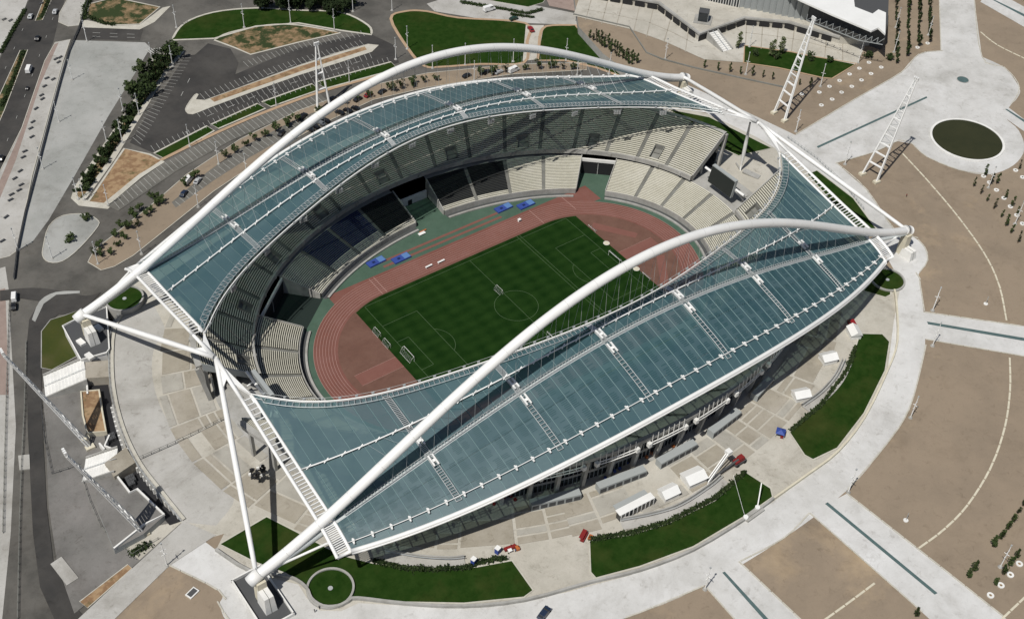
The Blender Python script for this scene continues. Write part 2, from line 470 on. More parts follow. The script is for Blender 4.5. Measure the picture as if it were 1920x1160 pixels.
sheet('foot_square', smooth([(148.5,-86.0),(158.3,-82.5),(164.6,-76.1),(166.3,-68.1),(163.0,-60.6)], 4, False)+[(157.3,-53.8),(162.4,-36.6),(160.7,-31.7),(149.4,-63.8),(138.1,-85.5)], PL, 'plaza_white')
sheet('path', [(162.7,-60.8),(175.1,-32.6),(178.5,-11.3),(178.8,15.4),(172.7,43.2),(164.3,77.2),(149.5,80.9),(155.4,51.7),(161.6,24.4),(163.6,1.5),(160.1,-25.6),(155.9,-55.0)], PL, 'plaza_white')
sheet('avenue', [(173.5,14.6),(179.1,15.8),(226.2,21.2)]+smooth([(267.6,25.4),(289.2,32.2),(302.7,28.1)], 4, False)+[(346.9,65.4),(377.2,91.4),(397.3,79.0),(364.5,54.4)]+smooth([(316.9,12.0),(318.1,-2.0),(308.6,-18.3),(300.2,-23.5),(289.7,-26.5),(279.9,-30.9),(275.7,-42.5),(264.7,-54.0),(249.1,-59.3),(233.3,-57.5),(223.7,-47.3),(219.2,-31.2),(221.5,-20.7)], 4, False)+[(217.5,-15.5),(201.0,-15.2),(178.5,-11.3),(160.8,-11.6)], PL, 'plaza_white')
sheet('path', [(131.0,-102.4),(160.5,-132.4),(170.1,-142.2),(154.5,-153.2),(145.9,-143.1),(118.8,-112.6)], PL, 'plaza_white')
sheet('path', [(17.2,-148.0),(34.4,-149.6),(36.9,-182.7),(39.0,-213.8),(39.6,-228.8),(18.2,-218.5),(18.3,-194.7)], PL, 'plaza_white')
sheet('path', [(-33.2,-149.3),(-17.3,-148.6),(-16.4,-176.0),(-16.5,-189.9),(-35.9,-178.7),(-33.9,-164.4)], PL, 'plaza_white')
sheet('path', [(372.4,53.7),(383.2,47.0),(382.4,31.7),(381.8,18.7),(361.8,4.2),(363.3,18.6),(365.4,50.9)], PL, 'plaza_white')
sheet('path', [(279.8,-25.8),(288.8,-24.8),(285.8,-39.7),(277.1,-46.1)], PL, 'plaza_white')
for pts in ([(24.6,-148.3),(25.9,-148.4),(28.3,-195.0),(27.0,-194.8)], [(-24.9,-148.7),(-23.9,-148.9),(-24.8,-170.2),(-26.2,-169.7)],
            [(128.3,-107.4),(127.4,-108.7),(153.1,-137.8),(154.6,-136.7)], [(180.5,3.3),(180.1,2.0),(260.0,1.8),(260.7,3.0)],
            [(285.5,-26.7),(286.5,-27.3),(285.8,-39.7),(283.8,-41.2)], [(373.3,48.8),(374.4,48.1),(375.4,27.6),(372.9,25.7)]):
    sheet('drain_strip', pts, PL, 'strip')
# kerb lines of the tan fields, laid as separate long stones
stone = MB().box((0, 0, 0.08), (4.4, 0.7, 0.16)).mesh('kerb_stone', 'cream')
plaza_o = bpy.data.objects['plaza']
def stones(line, step=4.9, n=4):
    for x, y, a in dist_pts(smooth(line, n, False), step):
        o = link('kerb_stone', stone, plaza_o, (x, y, PL), a)
for line in ([(211.3,-23.5),(204.3,-44.9),(194.9,-69.5),(183.7,-93.0),(171.8,-110.0),(156.1,-125.7)], [(139.7,-139.6),(125.2,-150.7),(107.5,-161.7),(87.2,-171.0),(66.4,-177.2),(50.7,-179.4),(38.4,-179.6)],
             [(-10.3,-180.7),(0.9,-180.7),(14.3,-180.5)], [(37.7,-213.4),(52.0,-212.5)], [(337.8,29.4),(334.2,15.1),(335.5,-3.0)]):
    stones(line)
edge_stone = MB().box((0, 0, 0.10), (4.6, 0.5, 0.2)).mesh('edge_stone', 'kerb')
def edging(line, parent, n=4):
    for x, y, a in dist_pts(smooth(line, n, False), 4.9):
        link('edge_stone', edge_stone, parent, (x, y, PL+0.08), a)
edging([(-33.4,-149.1),(-53.4,-145.6),(-63.7,-143.3)], walkway)
edging([(17.2,-148.0),(2.2,-150.5),(-16.8,-148.9)], walkway)
edging([(36.2,-148.5),(62.9,-142.4),(84.8,-135.1),(112.1,-119.3),(118.6,-114.7)], walkway)
edging([(132.2,-102.8),(145.9,-88.7),(148.5,-86.0),(158.3,-82.5),(164.6,-76.1),(166.3,-68.1),(163.0,-60.6),(175.1,-32.6),(178.5,-11.3)], walkway)
edging([(-172.5,-43.6),(-163.4,-62.0),(-165.7,-66.8),(-165.4,-76.5)], walkway)
edging([(34.4,-149.6),(36.9,-182.7),(39.0,-213.8)], plaza_o); edging([(17.2,-148.0),(18.3,-194.7)], plaza_o)
edging([(-17.3,-148.6),(-16.4,-176.0)], plaza_o); edging([(-33.2,-149.3),(-33.9,-164.4)], plaza_o)
edging([(131.7,-102.9),(159.5,-131.7)], plaza_o); edging([(119.6,-113.9),(145.0,-142.5)], plaza_o)
edging([(179.1,15.8),(226.2,21.2),(267.6,25.4),(289.2,32.2),(302.7,28.1)], plaza_o); edging([(302.7,28.1),(346.9,65.4)], plaza_o)
edging([(364.5,54.4),(316.9,12.0),(318.1,-2.0),(308.6,-18.3),(289.7,-26.5)], plaza_o)
edging([(178.5,-11.3),(201.0,-15.2),(217.5,-15.5),(221.5,-20.7),(219.2,-31.2),(223.7,-47.3),(233.3,-57.5)], plaza_o)
# big round pool
cx, cy = [(247.3,-33.3)][0]
px, py = [(233.3,-24.1)][0]
rp = math.hypot(px-cx, py-cy)
pool = thing('round_pool', 'big round pool of murky olive water with a white rim on the pale square', 'pool', (cx, cy, PL))
obj('rim', ribbon(MB(), [ell(rp+0.5, rp+0.5, 2*math.pi*i/64) for i in range(64)], 1.1, 0.1, 0.35, True), 'white_matte', pool)
obj('water', MB().poly([ell(rp, rp, 2*math.pi*i/64) for i in range(64)], 0.25), 'water', pool)
cx, cy = [(289.5,2.9)][0]
fd = thing('fountain_basin', 'small flat teal round basin in the middle of the upper pale square', 'fountain', (cx, cy, PL))
obj('basin', MB().poly([ell(2.9, 2.9, 2*math.pi*i/40) for i in range(40)], 0.22), 'strip', fd)
obj('rim', ribbon(MB(), [ell(3.0, 3.0, 2*math.pi*i/40) for i in range(40)], 0.25, 0.1, 0.14, True), 'concrete', fd)

# lawns on the plaza level
for pts in ([(-155.3,-45.5),(-137.3,-44.1),(-131.7,-56.0),(-124.5,-71.8),(-117.5,-80.5),(-102.4,-94.1),(-90.2,-101.0),(-79.3,-105.5),(-80.4,-118.7),(-84.6,-119.2),(-101.7,-110.1),(-116.9,-99.1),(-129.1,-88.3),(-133.1,-88.4),(-137.4,-86.7),(-140.2,-82.8),(-139.7,-77.8),(-143.0,-67.9),(-148.9,-58.9)],
            [(-53.2,-113.8),(-40.5,-119.6),(-27.0,-123.4),(-6.5,-125.4),(11.4,-122.4),(13.7,-132.6),(11.4,-135.9),(-1.7,-136.4),(-25.9,-135.7),(-45.9,-131.5),(-60.7,-126.8),(-60.8,-123.8)],
            [(38.1,-117.8),(57.9,-115.2),(79.8,-108.2),(92.7,-100.9),(99.9,-96.7),(107.3,-102.0),(106.3,-106.8),(92.4,-116.6),(68.4,-127.2),(47.2,-133.3),(35.8,-132.1),(34.7,-128.7)],
            [(120.5,-79.9),(138.0,-75.3),(140.0,-78.6),(128.3,-88.2),(125.1,-88.0)],
            [(160.2,-9.8),(166.4,-10.4),(164.8,-34.4),(156.3,-56.2),(147.3,-50.2),(154.2,-31.2)],
            [(141.4,65.6),(153.8,49.9),(161.2,14.3),(143.2,18.3),(140.1,29.6),(141.5,48.1)]):
    sheet('lawn', pts, PL, 'lawn', 'kerb', kw=0.6)
sheet('lawn', [(216.1,89.5),(232.7,71.3),(237.7,63.7),(253.8,44.1),(231.8,41.0),(227.8,44.8),(215.6,63.5),(203.5,77.3)], PL, 'lawn', 'kerb_orange', kw=0.9)
# top right court with large paving bays
sheet('court', [(171.2,175.6),(157.7,163.3),(174.7,135.9),(182.7,114.5),(188.0,90.9),(203.8,77.2),(216.1,89.5),(232.7,71.3),(253.0,43.3),(275.0,56.0),(266.8,67.7),(255.5,94.9),(235.7,110.1),(201.1,109.3),(204.7,146.2),(183.9,174.8)], PL, 'pave_beige')
court = bpy.data.objects['court']
z = lift(PL)
jm = MB()
for a, b in zip([(179.4,174.0),(185.2,166.9),(190.8,160.5),(197.4,153.6),(201.6,146.7),(202.0,132.7),(200.0,116.6),(235.3,107.6),(242.1,102.0),(248.8,96.4),(253.9,89.2),(258.1,81.2),(262.2,73.2),(266.3,65.4)],
                [(160.6,156.1),(165.1,147.9),(169.6,141.1),(174.9,132.5),(177.1,124.5),(181.5,115.3),(184.7,101.8),(217.3,90.0),(221.3,82.3),(226.6,76.4),(232.9,71.2),(237.4,64.5),(243.2,57.0),(249.1,49.5)]):
    jm.beam((*a, z), (*b, z), 0.5, 0.02)
for line in ([(167.1,165.7),(177.2,152.5),(188.2,136.0),(192.3,120.1),(194.2,106.0)], [(225.9,98.8),(236.5,88.2),(245.6,77.2),(253.9,61.6),(258.8,50.9)]):
    for a, b in zip(line, line[1:]): jm.beam((*a, z), (*b, z), 0.5, 0.02)
obj('joint', jm, 'slab', court)

# ---------------- lower level: roads, car parks, lawns
def low(name, pts, m, kerb=None, sm=0, **k): return sheet(name, pts, LOW, m, kerb, sm, **k)
low('road', [(-76.4,347.6),(-60.7,337.7),(-74.3,313.6),(-84.9,293.3),(-95.1,278.8),(-124.7,228.1),(-147.6,191.8),(-174.5,152.5),(-147.3,236.4),(-112.9,292.6)], 'asphalt_dark')
low('pavement', [(-105.4,365.7),(-77.4,348.2),(-86.1,333.0),(-100.5,312.6),(-112.1,295.1),(-141.6,253.9)], 'pave_light')
low('pavement', [(-59.0,336.6),(-50.9,331.6),(-61.0,313.9),(-67.7,302.8),(-72.5,304.6),(-75.1,311.5),(-71.2,320.3)], 'pave_light', 'kerb')
low('pavement', [(-84.0,292.7),(-76.4,291.6),(-87.4,273.3),(-134.3,188.3),(-157.7,141.4),(-161.4,139.7),(-177.8,142.5),(-171.2,162.9),(-125.0,227.2),(-95.0,278.2)], 'pave_light', 'kerb')
low('pavement_band', [(-85.2,291.0),(-82.6,291.8),(-104.9,258.1),(-136.1,203.9),(-161.4,165.1),(-165.1,167.5),(-147.2,192.9),(-124.8,227.1),(-95.4,277.2)], 'red_pave')
low('pavement', [(-179.9,135.9),(-165.2,134.1),(-168.6,120.5),(-176.4,95.8),(-191.9,46.0),(-209.6,0.9),(-226.1,-36.7),(-234.2,-31.2)], 'pave_light')
low('pavement_band', [(-184.1,123.2),(-169.7,121.2),(-177.6,96.6),(-188.7,62.9),(-201.0,71.2)], 'red_pave')
low('median', [(-71.7,341.1),(-68.0,338.8),(-81.4,318.1),(-85.0,319.1)], 'earth', 'kerb')
low('median', [(-101.8,294.7),(-98.4,293.1),(-127.0,245.6),(-161.7,192.1),(-156.7,207.7),(-124.1,260.2)], 'earth', 'kerb')
low('parking_apron', [(-75.6,289.9),(-45.3,268.1),(-45.1,261.8),(-60.6,244.2),(-86.5,215.6),(-118.5,177.9),(-139.3,154.0),(-150.7,143.1),(-157.3,141.2),(-133.9,188.0),(-88.3,270.9)], 'lot')
low('road', [(-66.6,299.6),(-41.0,280.8),(-46.7,271.6),(-74.5,290.5)], 'asphalt_dark')
low('lawn', [(-60.4,310.1),(-54.2,321.1),(-40.1,320.6),(-23.7,297.9),(-40.2,286.8),(-52.4,293.2),(-57.8,303.2)], 'earth', 'kerb', kw=0.8)
low('pavement', [(-64.0,308.4),(-52.6,292.7),(-40.4,286.3),(-22.7,296.6),(-18.3,295.9),(-32.6,284.7),(-42.4,281.7),(-66.6,299.6)], 'kerb')
# planted strip with its pale borders
low('pavement', [(-45.9,256.0),(-31.9,249.0),(-45.4,237.5),(-98.8,179.7),(-121.1,158.6),(-111.5,149.1),(-115.5,147.2),(-125.0,156.2),(-125.9,163.2),(-121.4,170.4),(-95.6,196.7),(-65.9,227.3)], 'kerb')
low('planting_bed', [(-44.9,253.0),(-35.1,248.6),(-49.2,237.0),(-100.5,181.8),(-121.9,160.5),(-123.4,163.4),(-119.7,168.4),(-93.5,195.4),(-64.5,225.3)], 'earth')
low('bare_earth', [(-91.6,185.5),(-83.7,174.8),(-80.8,166.5),(-93.8,162.8),(-115.2,151.5),(-120.4,156.8)], 'soil_orange', 'kerb', kw=1.0)
# dark car park and its bays
low('car_park', [(-33.7,244.6),(-28.7,243.2),(-18.3,249.8),(-10.9,238.8),(-13.5,224.4),(-19.9,215.3),(19.4,220.7),(57.8,214.3),(62.8,196.4),(55.9,180.1),(11.7,184.5),(-18.3,185.5),(-48.2,181.8),(-65.5,177.2),(-82.2,175.8),(-87.7,188.6)], 'asphalt_dark')
low('lawn', smooth([(-32.8,262.7),(-20.2,274.9),(-1.9,277.4),(19.6,269.3),(38.1,254.9),(56.6,240.5),(61.9,221.0),(58.4,211.4)], 4, False)+[(46.9,223.9),(31.5,242.8),(10.7,252.0),(-13.4,252.4)], 'lawn', 'kerb', kw=1.2)
low('bare_earth', smooth([(-14.1,250.9),(-4.2,253.6),(16.0,250.0),(30.4,240.9),(45.8,221.9)], 4, False)+[(22.0,225.4),(-4.7,228.0),(-8.6,238.5)], 'earth', 'kerb', kw=1.0)
low('lawn', smooth([(75.9,220.2),(86.9,222.8),(96.8,216.6),(107.8,201.4),(135.5,177.2),(124.3,160.5),(110.8,145.1),(90.6,156.2),(72.8,164.5),(65.2,170.5),(67.2,189.1)], 4), 'lawn', 'kerb_orange', kw=1.6)
low('lawn', smooth([(133.4,161.2),(143.1,168.3),(157.7,160.5)], 4, False)+[(150.2,132.5),(150.0,106.7),(146.1,105.5),(140.2,120.2),(130.5,135.0),(118.2,142.9)], 'lawn', 'kerb_orange', kw=1.6)
low('path', [(134.4,175.2),(142.8,169.9),(118.8,143.7),(111.2,146.7)], 'pave_beige')
low('pavement', [(101.3,223.5),(119.2,223.6),(151.1,190.8),(167.4,168.0),(158.7,159.8),(135.5,177.2),(117.1,194.2),(100.5,214.2)], 'pave_light')
low('lawn', [(125.0,221.4),(166.1,195.6),(157.2,189.8),(147.2,190.4),(135.5,204.8)], 'lawn', 'kerb')
low('pavement', [(163.6,197.2),(179.1,187.5),(167.1,172.3),(158.1,185.0)], 'red_pave')
# lawn strip with three breaks between the car park and the ring road
for pts in ([(-81.7,174.5),(-51.7,181.4),(-50.5,175.9),(-79.5,168.1)], [(-49.4,181.5),(-22.7,185.5),(-21.4,179.6),(-48.0,176.4)], [(-20.3,185.6),(8.3,186.6),(9.1,179.8),(-18.5,179.5)], [(10.9,186.8),(52.7,182.8),(52.2,175.2),(11.8,179.2)]):
    low('lawn', pts, 'lawn', 'kerb', kw=0.9)
zp = lift(LOW)
struct('pavement', ribbon(MB(), smooth([(-81.9,167.7),(-48.6,174.1),(-20.0,177.1),(9.5,177.8),(34.6,175.7),(51.4,173.9)], 4, False), 1.9, zp, 0.1), 'kerb_orange')
struct('pavement', ribbon(MB(), [(-80.8,166.5),(-94.5,161.3),(-114.7,150.3)], 2.2, zp+0.02, 0.1), 'kerb')
low('bay_surface', [(-115.0,149.6),(-81.3,165.3),(-49.2,172.9),(-20.5,176.3),(7.4,176.8),(7.2,167.9),(-21.3,167.6),(-48.5,164.1),(-79.2,156.1),(-112.2,143.3)], 'bay')
low('planting_bed', smooth([(-136.1,118.0),(-130.2,124.0),(-119.8,129.0)], 3, False)+[(-96.6,140.3),(-76.2,151.3),(-43.5,163.0),(-8.7,169.3),(28.0,170.0),(62.4,163.8),(104.4,146.8),(138.8,127.3),(134.2,121.6),(98.9,139.3),(55.1,152.6),(26.8,157.6),(-6.1,152.9),(-32.5,146.6),(-71.7,133.2),(-103.8,118.5),(-118.9,111.6)]+smooth([(-128.0,109.4),(-133.5,110.2)], 3, False), 'soil', 'kerb')
low('bay_surface', [(-45.2,156.9),(-11.8,163.6),(3.1,163.9),(3.0,158.5),(-16.8,154.6),(-45.8,147.7),(-68.3,140.4),(-90.4,131.7),(-90.4,136.2),(-67.1,148.2)], 'bay')
low('traffic_island', smooth([(-147.3,138.7),(-141.0,149.4),(-133.4,153.2),(-125.0,149.0),(-122.2,142.7),(-123.6,138.0),(-135.4,128.7),(-144.4,124.4),(-149.4,126.9),(-150.1,132.2)], 3), 'lot', 'kerb')
island = low('traffic_island', smooth([(-54.8,197.9),(-52.6,202.0),(-45.1,208.9),(-43.4,208.3),(-43.0,201.9),(10.9,205.2),(51.7,204.1),(49.5,196.6),(6.5,197.2),(-41.8,195.0),(-53.0,194.0)], 2), 'kerb', 'kerb')
low('planting_bed', [(-40.2,201.8),(10.4,204.3),(49.1,203.1),(48.4,199.8),(8.0,199.8),(-39.7,198.1)], 'soil_orange')
low('road', smooth([(-172.0,120.8),(-160.8,115.3),(-152.5,107.9),(-144.8,98.9),(-138.7,97.5)], 3, False)+[(-150.7,89.6),(-157.7,94.3),(-164.2,91.3),(-168.6,83.4),(-174.8,66.8),(-184.0,40.7),(-195.8,4.9),(-201.9,-17.3),(-203.0,-36.4),(-200.8,-48.5),(-210.0,-47.9),(-209.1,-24.9),(-203.5,-3.2),(-188.4,43.7),(-174.4,83.7),(-168.3,97.7),(-161.0,105.9),(-166.6,111.5),(-174.1,114.6)], 'asphalt_dark')
low('pavement', smooth([(-167.4,97.1),(-161.0,105.9),(-153.7,107.5),(-145.5,102.8)], 3, False)+[(-146.0,101.6),(-154.2,105.9),(-160.3,103.5),(-166.8,95.2)], 'lot')
low('yard', [(-177.4,58.6),(-147.0,68.9),(-160.2,-27.1),(-182.4,-34.8),(-203.8,-40.6),(-201.5,-20.1),(-195.2,4.5),(-183.2,40.2)], 'yard')
low('lawn_bank', [(-166.7,88.6),(-161.4,93.0),(-155.8,92.3),(-149.8,92.0),(-156.9,68.5),(-170.9,66.2),(-173.8,69.5)], 'lawn_rough', 'concrete')
low('planting_bed', [(-200.8,-37.4),(-182.6,-32.7),(-182.1,-35.0),(-199.6,-41.1)], 'soil_orange', 'kerb')
low('verge', [(-181.5,-22.3),(-167.5,-24.0),(-159.9,-26.5),(-178.8,-33.2)], 'pave_beige')
sheet('ramp_path', [(-161.0,-30.3),(-154.7,-41.5),(-172.3,-44.0),(-196.7,-53.6),(-208.2,-48.0),(-182.8,-38.3)], PL, 'pave_light')
# bay lines
bl = MB(); zb = lift(LOW)
def bays(inner, outer, n):
    I = dist_pts(inner, sum(math.dist(a, b) for a, b in zip(inner, inner[1:]))/n)
    O = dist_pts(outer, sum(math.dist(a, b) for a, b in zip(outer, outer[1:]))/n)
    for a, b in zip(I, O): bl.beam((a[0], a[1], zb), (b[0], b[1], zb), 0.16, 0.01)
bays([(-38.7,247.2),(-85.7,190.3)], [(-30.9,242.2),(-85.0,183.2)], 26)
bays([(-85.0,183.2),(-30.9,242.2)], [(-84.8,183.1),(-30.7,242.1)], 2)
bays([(-82.2,175.8),(-65.1,178.0),(-18.3,184.3),(11.2,183.6),(52.9,182.1)], [(-81.9,180.7),(-64.7,183.0),(-17.0,190.3),(13.2,189.4),(54.7,187.7)], 48)
bays([(-43.8,208.6),(-13.4,211.1),(14.4,211.5),(51.3,210.0)], [(-43.9,202.5),(-14.7,204.9),(11.9,205.8),(50.6,203.4)], 34)
bays([(-52.4,194.2),(-42.0,194.6),(6.3,196.8),(49.2,196.2)], [(-52.6,190.0),(-42.9,189.2),(5.0,191.1),(47.6,190.9)], 34)
bays([(-12.4,223.7),(21.5,224.5),(56.6,217.8)], [(-12.4,217.7),(20.3,218.9),(55.7,211.8)], 26)
bays([(-112.5,150.7),(-81.7,164.6),(-49.4,172.5),(-20.7,175.9),(6.1,176.6)], [(-112.3,144.2),(-79.8,157.0),(-48.9,164.4),(-21.7,167.9),(6.3,168.5)], 44)
bays([(-90.1,135.1),(-67.8,146.8),(-46.0,155.4),(-12.7,162.1),(2.2,163.4)], [(-89.6,131.2),(-67.9,141.1),(-46.0,148.3),(-14.5,155.7),(2.1,159.0)], 32)
struct('parking_bay_lines', bl, 'line_bay')
rl = MB()
def dashes(line, L, gap, w=0.25):
    for x, y, a in dist_pts(line, L+gap):
        rl.box((x, y, zb), (L, w, 0.012), a)
dashes([(-71.8,324.1),(-119.0,244.8),(-142.1,207.9)], 2.5, 16, 0.18); dashes([(-88.8,321.4),(-114.1,281.4)], 2.5, 16, 0.18)
dashes([(-66.3,292.9),(-44.6,276.6)], 4, 5); dashes([(-67.8,289.4),(-45.9,273.6)], 4, 5)
dashes([(-22.3,205.1),(11.9,207.0),(52.2,205.0)], 4, 8); dashes([(-52.2,188.1),(-13.9,192.8),(47.4,191.7)], 4, 8); dashes([(-38.1,226.9),(-56.9,204.8)], 4, 8)
for x, y, a in dist_pts([(-48.2,258.7),(-40.7,255.8)], 1.4):
    rl.box((x, y, zb), (0.6, 6, 0.012), a+0.5)
struct('road_markings', rl, 'line_bay')

# ================================================================ TRACK AND PITCH
struct('infield_floor', MB().poly(ellpts(97, 69, 96), -0.04), 'green')
def stadium_loop(r, n=40):
    p = []
    for i in range(n+1):
        t = -math.pi/2+math.pi*i/n
        p.append((42.195+r*math.cos(t), r*math.sin(t)))
    for i in range(n+1):
        t = math.pi/2+math.pi*i/n
        p.append((-42.195+r*math.cos(t), r*math.sin(t)))
    return p
trk = MB()
trk.poly(stadium_loop(46.5)+[], 0.0)
trk.poly([(-62, 36.6), (75, 36.6), (75, 48.3), (-62, 48.3)], 0.004)
trk.poly([(70, -48.3), (88, -22), (90, -24), (86, -36), (76, -48.3)], 0.003)
struct('running_track', trk, 'track')
struct('infield', MB().poly(stadium_loop(36.9), 0.02), 'track_d')
rp_ = MB()
for sx in (-1, 1):
    rp_.poly([(sx*76 if sx < 0 else 54, -3.6), (-54 if sx < 0 else 76, -3.6), (-54 if sx < 0 else 76, 3.6-7+6), (sx*76 if sx < 0 else 54, 3.6-7+6)], 0.04)
rp_.poly([(58, 22), (70, 6), (73, 8), (61, 25)], 0.045)
rp_.poly([(58, -25), (70, -8), (73, -10), (61, -27)], 0.05)
struct('runway', rp_, 'track_r')
ln = MB()
for k in range(1, 9):
    ribbon(ln, stadium_loop(36.9+1.2*k), 0.16, 0.012, 0, True)
for x in (-42.2, -40.0, 42.2, 60.5):
    ln.box((x, 42.3, 0.02), (0.25, 11, 0.006))
for y in (-3.6, 2.6):
    ln.box((-65, y, 0.05), (22, 0.12, 0.006)); ln.box((65, y, 0.05), (22, 0.12, 0.006))
struct('lane_lines', ln, 'line_track')
rw2 = MB()
for y in (51.0, 54.2):
    rw2.box((-2, y, 0.0), (62, 1.3, 0.03))
struct('jump_runway', rw2, 'track_r')
pt = [(57.2, -36.2), (57.2, 36.2)]
gx = 57.3
gp = [(x, y) for x, y in stadium_loop(36.2, 80) if abs(x) <= gx]
gp = [(-gx, -33.0)]+[(x, -y) for x, y in sorted([(x, abs(y)) for x, y in gp if y < 0])]+[(gx, -33.0), (gx, 33.0)]+[(x, y) for x, y in sorted([(x, y) for x, y in gp if y > 0], reverse=True)]+[(-gx, 33.0)]
struct('football_pitch', MB().poly(gp, 0.055), 'pitch')
pm = MB(); w = 0.16; zz = 0.066
def pl(a, b): pm.beam((*a, zz), (*b, zz), w, 0.004)
for s in (-1, 1):
    pl((-52.5, 34*s), (52.5, 34*s)); pl((52.5*s, -34), (52.5*s, 34))
    for x, y in ((36, 20.16), (47, 9.16)):
        pl((x*s, -y), (x*s, y)); pl((x*s, y), (52.5*s, y)); pl((x*s, -y), (52.5*s, -y))
    arc = [(41.5*s-9.15*s*math.cos(t), 9.15*math.sin(t)) for t in [R(-53+106*i/20) for i in range(21)]]
    ribbon(pm, arc, w, zz)
pl((0, -34), (0, 34)); pl((26.5, -36), (26.5, 36)); pl((28, -36), (28, 36))
ribbon(pm, [ell(9.15, 9.15, 2*math.pi*i/48) for i in range(48)], w, zz, 0, True)
struct('pitch_markings', pm, 'line_pitch')

# ================================================================ STADIUM BOWL
bowl = thing('stadium_bowl', 'two tier concrete stadium bowl with cream seat rows around the red track', 'stadium', (0, 0, 0))
LA, LB, LZ, LA2, LB2, LZ2, LN_ = 95.0, 66.5, 1.9, 112.0, 83.5, 8.6, 22
UA, UB, UZ, UA2, UB2, UZ2, UN = 111.5, 85.5, 11.6, 131.5, 101.0, 26.0, 25
def tier_pt(p, f, t): return ((p[0]+(p[2]-p[0])*f)*math.cos(t), (p[1]+(p[3]-p[1])*f)*math.sin(t))
LOWT = (LA, LB, LA2, LB2); UPT = (UA, UB, UA2, UB2)
def seating(tier, n, z0, z1, t0, t1, ns, seat_mi=lambda i: 1, skip=None):
    mb = MB()
    ts = [t0+(t1-t0)*k/ns for k in range(ns+1)]
    dz = (z1-z0)/n
    for i in range(n):
        f0, f1 = i/n, (i+1)/n
        fs, fe = f0+0.40/n, f0+0.84/n
        z = z0+dz*i
        for k in range(ns):
            if skip and skip(i, k): continue
            a, b = ts[k], ts[k+1]
            A0, B0 = tier_pt(tier, f0, a), tier_pt(tier, f0, b)
            A1, B1 = tier_pt(tier, f1, a), tier_pt(tier, f1, b)
            mb.face([(*A0, z-dz), (*B0, z-dz), (*B0, z), (*A0, z)][::-1], 0)
            mb.face([(*A0, z), (*B0, z), (*B1, z), (*A1, z)][::-1], 0)
            S0, S1, E0, E1 = tier_pt(tier, fs, a), tier_pt(tier, fs, b), tier_pt(tier, fe, a), tier_pt(tier, fe, b)
            mi = seat_mi(i); h = 0.42
            mb.face([(*S0, z), (*S1, z), (*S1, z+h), (*S0, z+h)][::-1], mi)
            mb.face([(*S0, z+h), (*S1, z+h), (*E1, z+h+0.1), (*E0, z+h+0.1)][::-1], mi)
            mb.face([(*E0, z), (*E1, z), (*E1, z+h+0.1), (*E0, z+h+0.1)], mi)
    return mb
def aisle(tier, n, z0, z1, t, half):
    mb = MB(); dz = (z1-z0)/n
    for i in range(n*2):
        f0, f1 = i/(2*n), (i+1)/(2*n); z = z0+dz*(i//2)-(0 if i % 2 else dz*0.5)+0.06
        A0, B0, A1, B1 = tier_pt(tier, f0, t-half), tier_pt(tier, f0, t+half), tier_pt(tier, f1, t-half), tier_pt(tier, f1, t+half)
        mb.face([(*A0, z), (*B0, z), (*B1, z), (*A1, z)][::-1])
        mb.face([(*A0, z-dz), (*B0, z-dz), (*B0, z), (*A0, z)][::-1])
    return mb
D = math.pi/180
low_secs = []
def secs(a, b, n): return [(a+(b-a)*i/n, a+(b-a)*(i+1)/n) for i in range(n)]
LOW_RUNS = [(44.4, 85.0, 4), (94.2, 133.0, 4), (147.8, 394.4, 23)]
aw = 0.55
def half_angle(t, tier): 
    r = math.hypot(tier[0]*math.sin(t*D), tier[1]*math.cos(t*D))
    return aw/r
